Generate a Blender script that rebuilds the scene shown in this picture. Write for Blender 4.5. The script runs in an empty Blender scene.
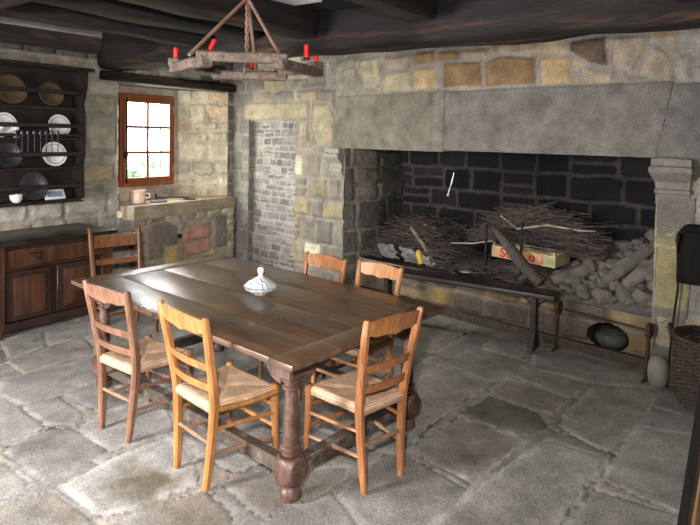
import bpy, bmesh, math, random
import numpy as np
from mathutils import Vector, Matrix, noise as mnoise
random.seed(7)
SC = bpy.context.scene
COL = SC.collection
R = math.radians
PI = math.pi

# ------------------------------------------------------------------ camera
cam = bpy.data.cameras.new('camera')
camo = bpy.data.objects.new('camera', cam)
COL.objects.link(camo)
SC.camera = camo
cam.sensor_width = 36.0
cam.lens = 591.0 / 700.0 * 36.0
cam.shift_y = -0.1507
cam.clip_start = 0.05
_az, _p, _r = R(35.5), R(2.0), R(1.0)
_f = Vector((math.cos(_az) * math.cos(_p), math.sin(_az) * math.cos(_p), -math.sin(_p)))
_rt = Vector((math.sin(_az), -math.cos(_az), 0))
_u = _rt.cross(_f)
_r2 = _rt * math.cos(_r) + _u * math.sin(_r)
_u2 = _r2.cross(_f)
camo.matrix_world = Matrix(((_r2.x, _u2.x, -_f.x, 0), (_r2.y, _u2.y, -_f.y, 0), (_r2.z, _u2.z, -_f.z, 1.8), (0, 0, 0, 1)))

# ------------------------------------------------------------------ world, lights, exposure
W = bpy.data.worlds.new('sky')
SC.world = W
W.use_nodes = True
_bg = W.node_tree.nodes['Background']
_bg.inputs[0].default_value = (0.93, 0.97, 1.0, 1)
_bg.inputs[1].default_value = 8.0

def area(name, loc, target, sx, sy, power, color=(1, 1, 1), portal=False, spread=180):
    l = bpy.data.lights.new(name, 'AREA')
    l.shape = 'RECTANGLE'; l.size = sx; l.size_y = sy; l.energy = power; l.color = color
    l.spread = R(spread)
    if portal: l.cycles.is_portal = True
    o = bpy.data.objects.new(name, l); COL.objects.link(o)
    o.location = loc
    o.rotation_euler = (Vector(target) - Vector(loc)).to_track_quat('-Z', 'Y').to_euler()
    return o
area('window_portal', (4.62, 6.9, 1.7), (4.62, 5, 1.7), 1.0, 1.4, 1, portal=True)
area('doorway_portal', (-1.75, 3.75, 1.05), (0, 3.75, 1.05), 1.2, 2.15, 1, portal=True)
# daylight falling in through the open entrance door behind the camera
area('doorway_daylight', (-1.42, 3.75, 1.15), (2.0, 2.7, -0.35), 1.0, 2.0, 255, (1.0, 0.985, 0.972), spread=150)
# daylight entering at the small window
area('window_daylight', (4.38, 6.95, 1.85), (5.2, 5.9, 1.25), 0.8, 1.1, 170, (1.0, 0.97, 0.86))
# the photographer's flash just above the lens
area('camera_flash', (-0.06, 0.1, 2.08), (1.9, 2.9, 0.9), 0.16, 0.10, 78, (1.0, 0.965, 0.92), spread=125)

SC.view_settings.view_transform = 'Standard'
SC.view_settings.look = 'None'
SC.view_settings.gamma = 1.0
SC.view_settings.use_curve_mapping = False
SC.view_settings.exposure = 0.33
SC.render.film_transparent = False
try:
    SC.cycles.use_denoising = True
    SC.cycles.max_bounces = 8
    SC.cycles.diffuse_bounces = 5
    SC.cycles.sample_clamp_indirect = 4.0
except Exception:
    pass

# ------------------------------------------------------------------ helpers: objects and tags
def link(name, me, mat=None, parent=None, smooth=False):
    o = bpy.data.objects.new(name, me); COL.objects.link(o)
    if mat is not None: me.materials.append(mat)
    if parent is not None: o.parent = parent
    if smooth:
        me.polygons.foreach_set('use_smooth', [True] * len(me.polygons))
    return o
def tag(o, label=None, cat=None, group=None, kind=None):
    if label: o['label'] = label
    if cat: o['category'] = cat
    if group: o['group'] = group
    if kind: o['kind'] = kind
    return o
def thing(name, label, cat, loc=(0, 0, 0), rz=0, group=None, kind=None):
    o = bpy.data.objects.new(name, None); COL.objects.link(o)
    o.empty_display_size = 0.1
    o.location = loc; o.rotation_euler = (0, 0, rz)
    return tag(o, label, cat, group, kind)

class MB:
    """collects pieces in a bmesh, builds one object"""
    def __init__(s): s.bm = bmesh.new()
    def box(s, c, size, rot=None, bev=0.0, seg=1):
        b = bmesh.new(); bmesh.ops.create_cube(b, size=1.0)
        bmesh.ops.scale(b, vec=size, verts=b.verts)
        if bev > 0: bmesh.ops.bevel(b, geom=list(b.edges), offset=bev, segments=seg, affect='EDGES', profile=0.6)
        M = Matrix.Translation(c) @ (rot if rot is not None else Matrix())
        b.transform(M); s._add(b); return s
    def bb(s, a, b_, bev=0.0, seg=1, rot=None):
        c = [(a[i] + b_[i]) / 2 for i in range(3)]; sz = [abs(b_[i] - a[i]) for i in range(3)]
        return s.box(c, sz, rot, bev, seg)
    def _add(s, b):
        me = bpy.data.meshes.new('t'); b.to_mesh(me); b.free(); s.bm.from_mesh(me); bpy.data.meshes.remove(me)
    def tube(s, pts, rad, n=8, caps=True, sx=1.0):
        pts = [Vector(p) for p in pts]
        if not hasattr(rad, '__len__'): rad = [rad] * len(pts)
        rings = []; prev = None
        for i, p in enumerate(pts):
            d = (pts[min(i + 1, len(pts) - 1)] - pts[max(i - 1, 0)])
            d = d.normalized() if d.length > 1e-9 else Vector((0, 0, 1))
            if prev is None:
                a = d.orthogonal().normalized() if abs(d.z) < .99 else Vector((1, 0, 0))
            else:
                a = (prev - d * prev.dot(d)); a = a.normalized() if a.length > 1e-6 else d.orthogonal().normalized()
            prev = a; b = d.cross(a)
            rings.append([s.bm.verts.new(p + (a * math.cos(2 * PI * k / n) * sx + b * math.sin(2 * PI * k / n)) * rad[i]) for k in range(n)])
        for i in range(len(rings) - 1):
            for k in range(n):
                s.bm.faces.new((rings[i][k], rings[i][(k + 1) % n], rings[i + 1][(k + 1) % n], rings[i + 1][k]))
        if caps:
            s.bm.faces.new(rings[0][::-1]); s.bm.faces.new(rings[-1])
        return s
    def lathe(s, prof, n=24, c=(0, 0, 0), wob=None):
        rings = []
        for (r, z) in prof:
            if r < 1e-5: rings.append([s.bm.verts.new((c[0], c[1], c[2] + z))])
            else:
                rings.append([s.bm.verts.new((c[0] + r * (1 + (wob(2 * PI * k / n, z) if wob else 0)) * math.cos(2 * PI * k / n), c[1] + r * (1 + (wob(2 * PI * k / n, z) if wob else 0)) * math.sin(2 * PI * k / n), c[2] + z)) for k in range(n)])
        for i in range(len(rings) - 1):
            a, b = rings[i], rings[i + 1]
            for k in range(n):
                k2 = (k + 1) % n
                if len(a) == 1 and len(b) == 1: continue
                if len(a) == 1: s.bm.faces.new((a[0], b[k2], b[k]))
                elif len(b) == 1: s.bm.faces.new((a[k], a[k2], b[0]))
                else: s.bm.faces.new((a[k], a[k2], b[k2], b[k]))
        return s
    def prism(s, pts, axis, a, b):
        """extrude 2-D outline along axis (0,1,2) from a to b"""
        def mk(p, t):
            if axis == 0: return (t, p[0], p[1])
            if axis == 1: return (p[0], t, p[1])
            return (p[0], p[1], t)
        va = [s.bm.verts.new(mk(p, a)) for p in pts]; vb = [s.bm.verts.new(mk(p, b)) for p in pts]
        n = len(pts)
        s.bm.faces.new(va[::-1]); s.bm.faces.new(vb)
        for i in range(n): s.bm.faces.new((va[i], va[(i + 1) % n], vb[(i + 1) % n], vb[i]))
        return s
    def rough(s, amp, sc=4.0, seed=0, cuts=0):
        if cuts: bmesh.ops.subdivide_edges(s.bm, edges=list(s.bm.edges), cuts=cuts, use_grid_fill=True)
        for v in s.bm.verts:
            n = mnoise.noise_vector(v.co * sc + Vector((seed * 7.3, seed * 1.7, 0)))
            v.co += n * amp
        return s
    def xf(s, M): s.bm.transform(M); return s
    def build(s, name, mat, parent=None, smooth=True, ang=40):
        bmesh.ops.recalc_face_normals(s.bm, faces=list(s.bm.faces))
        me = bpy.data.meshes.new(name); s.bm.to_mesh(me); s.bm.free()
        o = link(name, me, mat, parent)
        if smooth:
            me.polygons.foreach_set('use_smooth', [True] * len(me.polygons))
            try: me.set_sharp_from_angle(angle=R(ang))
            except Exception: pass
        return o

# ------------------------------------------------------------------ materials
def srgb(c):
    return tuple(((x / 255 + .055) / 1.055) ** 2.4 if x / 255 > .04045 else x / 255 / 12.92 for x in c) + (1,)
def nt(name):
    m = bpy.data.materials.new(name); m.use_nodes = True
    t = m.node_tree; return m, t, t.nodes, t.links, t.nodes['Principled BSDF']
def mapping(t, scale, coord='Object'):
    tc = t.nodes.new('ShaderNodeTexCoord'); mp = t.nodes.new('ShaderNodeMapping')
    mp.inputs['Scale'].default_value = scale
    t.links.new(tc.outputs[coord], mp.inputs[0]); return mp
def noise_n(t, vec, scale, detail=5, rough=.6, dist=0):
    n = t.nodes.new('ShaderNodeTexNoise'); n.inputs['Scale'].default_value = scale
    n.inputs['Detail'].default_value = detail; n.inputs['Roughness'].default_value = rough
    n.inputs['Distortion'].default_value = dist
    t.links.new(vec, n.inputs['Vector']); return n
def ramp(t, fac, stops):
    r = t.nodes.new('ShaderNodeValToRGB'); t.links.new(fac, r.inputs[0])
    el = r.color_ramp.elements
    while len(el) < len(stops): el.new(.5)
    for e, (p, c) in zip(el, stops): e.position = p; e.color = c
    return r
def mixc(t, a, b, fac, mode='MIX'):
    m = t.nodes.new('ShaderNodeMix'); m.data_type = 'RGBA'; m.blend_type = mode
    for s, i in ((a, 6), (b, 7)):
        if isinstance(s, tuple): m.inputs[i].default_value = s
        else: t.links.new(s, m.inputs[i])
    if isinstance(fac, (int, float)): m.inputs[0].default_value = fac
    else: t.links.new(fac, m.inputs[0])
    return m.outputs[2]
def bump(t, b, h, strength=.3, dist=.01):
    n = t.nodes.new('ShaderNodeBump'); n.inputs['Strength'].default_value = strength; n.inputs['Distance'].default_value = dist
    t.links.new(h, n.inputs['Height']); t.links.new(n.outputs[0], b.inputs['Normal'])

def wood(name, c1, c2, axis=0, scale=1.0, rough=.5, coat=0., dust=0., dustc=(120, 110, 100), bumps=.25, spec=.5):
    m, t, N_, L, b = nt(name)
    sc = [9 * scale] * 3; sc[axis] = .7 * scale
    mp = mapping(t, sc)
    n1 = noise_n(t, mp.outputs[0], 3.0, 6, .6, .4)
    rp = ramp(t, n1.outputs['Fac'], [(.3, srgb(c1)), (.7, srgb(c2))])
    n2 = noise_n(t, mapping(t, (2, 2, 2)).outputs[0], 2.0, 4)
    rv = ramp(t, n2.outputs['Fac'], [(.3, (.7, .7, .7, 1)), (.75, (1.2, 1.2, 1.2, 1))])
    c = mixc(t, rp.outputs[0], rv.outputs[0], 1.0, 'MULTIPLY')
    if dust:
        n3 = noise_n(t, mapping(t, (1, 1, 1)).outputs[0], 14.0, 6, .7)
        r3 = ramp(t, n3.outputs['Fac'], [(.5, (0, 0, 0, 1)), (.75, (dust, dust, dust, 1))])
        c = mixc(t, c, srgb(dustc), r3.outputs[0])
    L.new(c, b.inputs['Base Color'])
    rr = ramp(t, n2.outputs['Fac'], [(.3, (rough * .8,) * 3 + (1,)), (.7, (min(1, rough * 1.25),) * 3 + (1,))])
    L.new(rr.outputs[0], b.inputs['Roughness'])
    b.inputs['Specular IOR Level'].default_value = spec
    b.inputs['Coat Weight'].default_value = coat; b.inputs['Coat Roughness'].default_value = .25
    bump(t, b, n1.outputs['Fac'], bumps, .004)
    return m

def plain(name, c, rough=.6, metal=0., var=.15, sc=12, bumps=.1, spec=.5, coat=0):
    m, t, N_, L, b = nt(name)
    n = noise_n(t, mapping(t, (1, 1, 1)).outputs[0], sc, 5)
    lo = tuple(x * (1 - var) for x in srgb(c)[:3]) + (1,); hi = tuple(min(1, x * (1 + var)) for x in srgb(c)[:3]) + (1,)
    rp = ramp(t, n.outputs['Fac'], [(.3, lo), (.7, hi)])
    L.new(rp.outputs[0], b.inputs['Base Color'])
    b.inputs['Roughness'].default_value = rough; b.inputs['Metallic'].default_value = metal
    b.inputs['Specular IOR Level'].default_value = spec; b.inputs['Coat Weight'].default_value = coat
    bump(t, b, n.outputs['Fac'], bumps, .004)
    return m

def stone_mat(name, rough=.85, fine=60, bumps=.5, spec=.3, con=1.0):
    """colour of every single stone comes from the mesh attribute; grain is procedural"""
    m, t, N_, L, b = nt(name)
    at = N_.new('ShaderNodeAttribute'); at.attribute_name = 'Col'
    tc = N_.new('ShaderNodeTexCoord')
    n1 = noise_n(t, tc.outputs['Object'], fine, 8, .75)
    n2 = noise_n(t, tc.outputs['Object'], 6.0, 6, .65)
    r1 = ramp(t, n1.outputs['Fac'], [(.34, (1 - .38 * con,) * 3 + (1,)), (.5, (1, 1, 1, 1)), (.66, (1 + .36 * con,) * 3 + (1,))])
    r2 = ramp(t, n2.outputs['Fac'], [(.28, (.68, .67, .66, 1)), (.5, (1, 1, 1, 1)), (.72, (1.28, 1.27, 1.25, 1))])
    c = mixc(t, at.outputs['Color'], r1.outputs[0], 1.0, 'MULTIPLY')
    c = mixc(t, c, r2.outputs[0], 1.0, 'MULTIPLY')
    L.new(c, b.inputs['Base Color'])
    b.inputs['Roughness'].default_value = rough; b.inputs['Specular IOR Level'].default_value = spec
    mx = N_.new('ShaderNodeMath'); mx.operation = 'MULTIPLY_ADD'; mx.inputs[1].default_value = .6
    L.new(n1.outputs['Fac'], mx.inputs[0]); L.new(n2.outputs['Fac'], mx.inputs[2])
    bump(t, b, mx.outputs[0], bumps * .55, .010)
    return m

def beam_mat(name, axis):
    m, t, N_, L, b = nt(name)
    sc = [5.0] * 3; sc[axis] = .55
    mp = mapping(t, sc)
    n1 = noise_n(t, mp.outputs[0], 3.0, 8, .65, .3)
    rp = ramp(t, n1.outputs['Fac'], [(.3, srgb((16, 14, 13))), (.6, srgb((34, 30, 28))), (.85, srgb((70, 62, 57)))])
    sc2 = [2.2] * 3; sc2[axis] = .8
    n2 = noise_n(t, mapping(t, sc2).outputs[0], 2.2, 6, .7, .5)
    r2 = ramp(t, n2.outputs['Fac'], [(.64, (0, 0, 0, 1)), (.74, (.6, .6, .6, 1))])
    # the lower arrises are rubbed down to brown wood
    tc = N_.new('ShaderNodeTexCoord'); sp_ = N_.new('ShaderNodeSeparateXYZ'); L.new(tc.outputs['Object'], sp_.inputs[0])
    mr = N_.new('ShaderNodeMapRange'); mr.inputs['From Min'].default_value = 2.66; mr.inputs['From Max'].default_value = 2.54
    L.new(sp_.outputs['Z'], mr.inputs['Value'])
    n4 = noise_n(t, mp.outputs[0], 1.2, 6, .7, .5)
    r4 = ramp(t, n4.outputs['Fac'], [(.50, (0, 0, 0, 1)), (.66, (.75, .75, .75, 1))])
    m1 = N_.new('ShaderNodeMath'); m1.operation = 'MULTIPLY'; L.new(mr.outputs[0], m1.inputs[0]); L.new(r4.outputs[0], m1.inputs[1])
    m2 = N_.new('ShaderNodeMath'); m2.operation = 'MAXIMUM'; L.new(m1.outputs[0], m2.inputs[0]); L.new(r2.outputs[0], m2.inputs[1])
    wc = ramp(t, n1.outputs['Fac'], [(.35, srgb((62, 42, 33))), (.65, srgb((122, 84, 62)))])
    c = mixc(t, rp.outputs[0], wc.outputs[0], m2.outputs[0])
    L.new(c, b.inputs['Base Color']); b.inputs['Roughness'].default_value = .75
    b.inputs['Specular IOR Level'].default_value = .3
    bump(t, b, n1.outputs['Fac'], .6, .02)
    return m

M = {}
M['stone'] = stone_mat('rubble_stone', fine=85)
M['floor'] = stone_mat('flagstone', rough=.66, fine=100, bumps=.55, spec=.4, con=1.45)
M['soot'] = stone_mat('sooty_stone', rough=.9, fine=40, bumps=.6, spec=.2)
M['beam_x'] = beam_mat('smoked_beam_x', 0); M['beam_y'] = beam_mat('smoked_beam_y', 1)
M['board'] = plain('ceiling_boards', (22, 20, 19), .9, var=.3)
M['pale_board'] = plain('pale_plaster', (225, 225, 228), .8, var=.1)
M['greyboard'] = plain('dusty_board', (118, 114, 112), .8, var=.25, sc=6)
M['table'] = wood('waxed_table', (70, 50, 37), (104, 79, 59), 1, 1.0, .32, .22, dust=.25, dustc=(136, 112, 90), bumps=.2)
M['tableleg'] = wood('table_leg', (54, 36, 28), (98, 68, 54), 2, 1.2, .5, .08, dust=.5, dustc=(140, 122, 108), bumps=.4)
M['dusty'] = wood('dusty_stretcher', (44, 34, 27), (80, 66, 54), 1, 1.0, .7, 0, dust=.55, dustc=(150, 142, 130), bumps=.4)
M['dresser'] = wood('dark_dresser', (30, 18, 14), (52, 31, 24), 0, 1.0, .45, .1)
M['dresser_v'] = wood('dark_dresser_panel', (40, 24, 17), (80, 48, 30), 2, .8, .42, .12)
M['rack'] = wood('plate_rack_wood', (17, 11, 9), (36, 23, 18), 0, 1.0, .6)
M['chairA'] = wood('brown_chair', (92, 62, 46), (138, 98, 76), 2, 1.6, .42, .12, dust=.25, dustc=(180, 140, 112))
M['chairB'] = wood('honey_chair', (134, 86, 44), (184, 128, 74), 2, 1.6, .36, .18, dust=.1, dustc=(220, 170, 110))
M['chairC'] = wood('russet_chair', (120, 74, 42), (170, 112, 68), 2, 1.6, .38, .16, dust=.1, dustc=(210, 160, 110))
M['chairD'] = wood('dark_oak_chair', (70, 42, 20), (118, 74, 38), 2, 1.4, .4, .12)
M['chairE'] = wood('pale_chair', (140, 92, 52), (186, 134, 86), 2, 1.4, .45, .1)
M['stretch'] = wood('worn_stretcher', (110, 80, 60), (160, 126, 98), 0, 1.6, .6, 0)
M['window'] = wood('red_window_wood', (124, 66, 34), (160, 94, 54), 2, 1.0, .5)
M['iron'] = plain('dark_iron', (38, 34, 32), .6, .6, .3)
M['rust'] = plain('rusty_iron', (74, 44, 36), .75, .2, .35)
M['rope'] = plain('rusty_rod', (128, 98, 84), .8, 0, .3)
M['chandelier'] = wood('weathered_wood', (62, 49, 43), (120, 101, 90), 0, 2.0, .85, 0, dust=.4, dustc=(176, 160, 146), bumps=.6)
M['candle'] = plain('red_candle_wax', (214, 30, 26), .35, 0, .1, coat=.3)
M['ceramic'] = plain('white_ceramic', (214, 214, 208), .25, 0, .05, coat=.4)
M['blue'] = plain('blue_ring', (120, 134, 150), .3, 0, .1)
M['pinkpot'] = plain('pink_stoneware', (240, 204, 184), .4, 0, .08, coat=.2)
M['pewter'] = plain('pewter', (92, 92, 95), .4, .8, .2)
M['brown'] = plain('brown_wicker', (72, 54, 34), .85, 0, .4, sc=40, bumps=.6)
M['wicker'] = wood('dark_wicker', (26, 18, 14), (70, 50, 40), 0, 3.0, .6, .1)
M['bark'] = wood('ashy_bark', (52, 46, 44), (104, 94, 88), 2, 1.5, .9, 0, bumps=.8)
M['twig'] = plain('twigs', (74, 65, 60), .85, 0, .6, sc=20)
M['twig_pale'] = plain('pale_split_stick', (158, 148, 136), .8, 0, .3)
M['bench'] = wood('dark_bench', (28, 23, 20), (60, 50, 44), 1, 1.0, .5, .1)
M['ash'] = plain('ash_covered_stone', (104, 98, 93), .95, 0, .45, sc=9, bumps=.8)
M['pinkash'] = plain('reddish_burnt_stone', (112, 100, 93), .95, 0, .35, sc=9, bumps=.8)
M['paper'] = plain('newspaper', (172, 172, 172), .8, 0, .25, sc=40)
M['yellow'] = plain('yellow_tin', (196, 158, 50), .4, 0, .2)
M['crate'] = wood('fruit_crate', (196, 172, 124), (226, 206, 160), 0, 1.2, .7)
M['crate_label'] = plain('orange_crate_print', (222, 160, 122), .7, 0, .2, sc=30)
M['redprint'] = plain('red_print', (190, 34, 26), .7)
M['greenprint'] = plain('green_print', (168, 180, 130), .7)
M['jug'] = plain('whitewashed_jug', (132, 128, 121), .7, 0, .2)
M['greenpot'] = plain('green_glaze', (84, 88, 78), .6, .0, .3)
M['black'] = wood('black_wood', (14, 12, 11), (24, 21, 19), 2, 1, .85, spec=.15)
M['black_plain'] = plain('recess_dark', (48, 43, 39), .9)
M['plaster'] = plain('grey_plaster', (150, 142, 132), .9, 0, .2, sc=9, bumps=.3)
M['leaf'] = plain('hedge_leaves', (132, 156, 128), .7, 0, .4)
M['grass'] = plain('outside_grass', (120, 150, 90), .9, 0, .3)
M['white_streak'] = plain('steel', (170, 168, 166), .35, .8, .2)

def glass_mat():
    m, t, N_, L, b = nt('window_glass')
    b.inputs['Base Color'].default_value = (1, 1, 1, 1); b.inputs['Roughness'].default_value = .03
    b.inputs['IOR'].default_value = 1.0; b.inputs['Transmission Weight'].default_value = 1.0
    # thin pane: mostly straight-through with a faint mirror
    tr = N_.new('ShaderNodeBsdfTransparent'); gl = N_.new('ShaderNodeBsdfGlossy'); mx = N_.new('ShaderNodeMixShader')
    gl.inputs['Roughness'].default_value = .03; mx.inputs[0].default_value = .06
    L.new(tr.outputs[0], mx.inputs[1]); L.new(gl.outputs[0], mx.inputs[2])
    L.new(mx.outputs[0], N_['Material Output'].inputs['Surface'])
    return m
M['glass'] = glass_mat()
def crystal_mat():
    m, t, N_, L, b = nt('cut_crystal')
    b.inputs['Base Color'].default_value = (.93, .95, .97, 1); b.inputs['Roughness'].default_value = .12
    b.inputs['IOR'].default_value = 1.5; b.inputs['Transmission Weight'].default_value = .45
    b.inputs['Coat Weight'].default_value = 1
    v = N_.new('ShaderNodeTexVoronoi'); v.inputs['Scale'].default_value = 55
    tc = N_.new('ShaderNodeTexCoord'); L.new(tc.outputs['Object'], v.inputs['Vector'])
    bump(t, b, v.outputs['Distance'], .8, .01)
    return m
M['crystal'] = crystal_mat()
def rush_mat():
    m, t, N_, L, b = nt('woven_rush')
    at = N_.new('ShaderNodeAttribute'); at.attribute_name = 'ring'
    mu = N_.new('ShaderNodeMath'); mu.operation = 'MULTIPLY'; mu.inputs[1].default_value = 2 * PI / .0085
    L.new(at.outputs['Fac'], mu.inputs[0])
    si = N_.new('ShaderNodeMath'); si.operation = 'SINE'; L.new(mu.outputs[0], si.inputs[0])
    ma = N_.new('ShaderNodeMath'); ma.operation = 'MULTIPLY_ADD'; ma.inputs[1].default_value = .5; ma.inputs[2].default_value = .5
    L.new(si.outputs[0], ma.inputs[0])
    n = noise_n(t, mapping(t, (1, 1, 1)).outputs[0], 22, 6, .7)
    r = ramp(t, ma.outputs[0], [(0, srgb((148, 118, 93))), (.6, srgb((202, 168, 140)))])
    r2 = ramp(t, n.outputs['Fac'], [(.3, (.72, .70, .66, 1)), (.7, (1.15, 1.13, 1.1, 1))])
    L.new(mixc(t, r.outputs[0], r2.outputs[0], 1.0, 'MULTIPLY'), b.inputs['Base Color'])
    b.inputs['Roughness'].default_value = .7
    bump(t, b, ma.outputs[0], .5, .004)
    return m
M['rush'] = rush_mat()

# ------------------------------------------------------------------ stone surfaces (height fields with one colour per stone)
def vnoise(x, y, seed=0):
    xi = np.floor(x).astype(np.int64); yi = np.floor(y).astype(np.int64); fx = x - xi; fy = y - yi
    fx = fx * fx * (3 - 2 * fx); fy = fy * fy * (3 - 2 * fy)
    def h(a, b):
        n = (a * 374761393 + b * 668265263 + seed * 1442695041) & 0xffffffff
        n = ((n ^ (n >> 13)) * 1274126177) & 0xffffffff
        return ((n ^ (n >> 16)) & 0xffff) / 65535.0
    return (h(xi, yi) * (1 - fx) + h(xi + 1, yi) * fx) * (1 - fy) + (h(xi, yi + 1) * (1 - fx) + h(xi + 1, yi + 1) * fx) * fy
def fbm(x, y, seed=0, o=4):
    s = 0; a = .5
    for i in range(o): s = s + a * vnoise(x * 2 ** i, y * 2 ** i, seed + i * 17); a *= .5
    return s / (1 - .5 ** o)
def poly_sd(px, py, poly):
    d = np.full(px.shape, 1e9); inside = np.zeros(px.shape, bool); n = len(poly)
    for i in range(n):
        ax, ay = poly[i]; bx, by = poly[(i + 1) % n]
        ex, ey = bx - ax, by - ay; wx, wy = px - ax, py - ay
        t = np.clip((wx * ex + wy * ey) / (ex * ex + ey * ey + 1e-12), 0, 1)
        d = np.minimum(d, (wx - ex * t) ** 2 + (wy - ey * t) ** 2)
        c = ((ay <= py) & (by > py)) | ((by <= py) & (ay > py))
        with np.errstate(divide='ignore', invalid='ignore'):
            xi = ax + (py - ay) / (by - ay + 1e-15) * ex
        inside ^= (c & (px < xi))
    d = np.sqrt(d); return np.where(inside, d, -d)   # positive inside
def pick(pal, rnd):
    c = pal[int(rnd.integers(len(pal)))]
    k = rnd.uniform(.86, 1.14)
    return np.array(srgb(c)[:3]) * k
def stonefield(name, origin, ux, vx, nrm, u0, u1, v0, v1, res=.014, rows=(.14, .26), cols=(.2, .45), pal=None, mortar=(120, 112, 104),
               gap=.012, bev=.03, amp=.022, warp=.02, custom=(), cgap=.02, holes=(), seed=0, mat=None, kind='structure', zone=None, rad=.03, parent=None, mamp=.008, stain=None, edge=None, crack=0):
    rnd = np.random.default_rng(seed)
    nu = max(2, int(round((u1 - u0) / res)) + 1); nv = max(2, int(round((v1 - v0) / res)) + 1)
    U, V = np.meshgrid(np.linspace(u0, u1, nu), np.linspace(v0, v1, nv))
    wu = U + (fbm(U * 5, V * 5, seed + 3) - .5) * warp * 2.2 + (fbm(U * 22, V * 22, seed + 9, 2) - .5) * warp * .7
    wv = V + (fbm(U * 4, V * 4, seed + 5) - .5) * warp * 2.2 + (fbm(U * 22, V * 22, seed + 11, 2) - .5) * warp * .7
    ys = [v0 - .1 - rnd.uniform(0, rows[1] * .5)]
    while ys[-1] < v1 + .1: ys.append(ys[-1] + rnd.uniform(*rows))
    ys = np.array(ys); ri = np.clip(np.searchsorted(ys, wv) - 1, 0, len(ys) - 2)
    D = np.full(U.shape, -1.0); C = np.zeros(U.shape + (3,)); Hh = np.ones(U.shape)
    for r in range(len(ys) - 1):
        m = ri == r
        if not m.any(): continue
        xs = [u0 - .1 - rnd.uniform(0, cols[0])]
        while xs[-1] < u1 + .1: xs.append(xs[-1] + rnd.uniform(*cols))
        xs = np.array(xs)
        x = wu[m]; y = wv[m]; ci = np.clip(np.searchsorted(xs, x) - 1, 0, len(xs) - 2)
        # some stones split in two courses
        cy = (ys[r] + ys[r + 1]) / 2; hy = np.full(x.shape, (ys[r + 1] - ys[r]) / 2); cyy = np.full(x.shape, cy)
        split = rnd.random(len(xs)) < .22; fr = rnd.uniform(.35, .65, len(xs))
        sp = split[ci]; yc = ys[r] + (ys[r + 1] - ys[r]) * fr[ci]
        lower = y < yc
        lo = np.where(sp & ~lower, yc, ys[r]); hi = np.where(sp & lower, yc, ys[r + 1])
        cyy = (lo + hi) / 2; hy = (hi - lo) / 2
        cx = (xs[ci] + xs[ci + 1]) / 2; hx = (xs[ci + 1] - xs[ci]) / 2
        rr = np.minimum(rad, np.minimum(hx, hy) * .6)
        qx = np.abs(x - cx) - hx + gap + rr; qy = np.abs(y - cyy) - hy + gap + rr
        sd = np.sqrt(np.maximum(qx, 0) ** 2 + np.maximum(qy, 0) ** 2) + np.minimum(np.maximum(qx, qy), 0) - rr
        D[m] = -sd
        ids = ci * 2 + (sp & lower)
        hs = rnd.uniform(.45, 1.0, 2 * len(xs))
        Hh[m] = hs[ids]
        tilt = rnd.uniform(-1, 1, (2 * len(xs), 2))
        Hh[m] += ((x - cx) / np.maximum(hx, .02) * tilt[ids, 0] + (y - cyy) / np.maximum(hy, .02) * tilt[ids, 1]) * .12
        cc = np.zeros((2 * len(xs), 3))
        for k in range(2 * len(xs)):
            p = pal
            if zone is not None:
                p = zone((xs[k // 2] + xs[min(k // 2 + 1, len(xs) - 1)]) / 2, cy) or pal
            cc[k] = pick(p, rnd)
        C[m] = cc[ids]
    for item in custom:
        poly, col = item[0], item[1]; hgt = item[2] if len(item) > 2 else 1.0
        px = [p[0] for p in poly]; py = [p[1] for p in poly]
        m = (U > min(px) - .15) & (U < max(px) + .15) & (V > min(py) - .15) & (V < max(py) + .15)
        if not m.any(): continue
        k = .35 if len(item) > 3 else .6
        sd = poly_sd(U[m] + (wu[m] - U[m]) * k, V[m] + (wv[m] - V[m]) * k, poly)
        old = np.minimum(D[m], -sd - cgap); new = np.maximum(old, sd)
        ins = sd >= old
        D[m] = new
        c = C[m]; c[ins] = np.array(srgb(col)[:3]); C[m] = c
        h = Hh[m]; h[ins] = hgt; Hh[m] = h
    t = np.clip(D / bev, 0, 1); t = t * t * (3 - 2 * t)
    big = fbm(U * 9, V * 9, seed + 21); small = fbm(U * 38, V * 38, seed + 27, 3)
    height = t * amp * Hh + (big - .5) * amp * .5 * t + (small - .5) * amp * .35 + (1 - t) * (fbm(U * 14, V * 14, seed + 31) - .5) * mamp
    tc = np.clip(D / (bev * .35), 0, 1)[..., None]
    mc = np.array(srgb(mortar)[:3]) * (.75 + .5 * fbm(U * 7, V * 7, seed + 41)[..., None])
    blot = (.70 + .60 * fbm(U * 11, V * 11, seed + 51)[..., None])
    if crack:                # open dark joints here and there in the pale mortar
        ck_ = np.clip((-D - crack) / .004, 0, 1) * np.clip((fbm(U * 2.6, V * 2.6, seed + 61) - .45) * 9, 0, 1)
        mc = mc * (1 - .8 * ck_[..., None])
    if edge is not None:     # worn pale rim of each stone
        e = np.clip(1 - np.abs(D - .02) / .03, 0, 1)[..., None] * edge
        C = C * (1 + e)
    C = mc * (1 - tc) + C * blot * tc
    if stain is not None: C = stain(U, V, C, fbm)
    o = np.array(origin, float); ux = np.array(ux, float); vx = np.array(vx, float); nr = np.array(nrm, float)
    P = o + U[..., None] * ux + V[..., None] * vx + height[..., None] * nr
    keep = np.ones((nv - 1, nu - 1), bool)
    uc = (U[:-1, :-1] + U[1:, 1:]) / 2; vc = (V[:-1, :-1] + V[1:, 1:]) / 2
    for h in holes:
        if callable(h): keep &= ~h(uc, vc)
        else: keep &= ~((uc > h[0]) & (uc < h[1]) & (vc > h[2]) & (vc < h[3]))
    idx = np.arange(nu * nv).reshape(nv, nu)
    a, b_, c_, d_ = idx[:-1, :-1][keep], idx[:-1, 1:][keep], idx[1:, 1:][keep], idx[1:, :-1][keep]
    F = np.stack([a, b_, c_, d_], 1)
    if np.dot(np.cross(ux, vx), nr) < 0: F = F[:, ::-1]
    me = bpy.data.meshes.new(name)
    me.vertices.add(nu * nv); me.vertices.foreach_set('co', P.reshape(-1).astype(np.float32))
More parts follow.
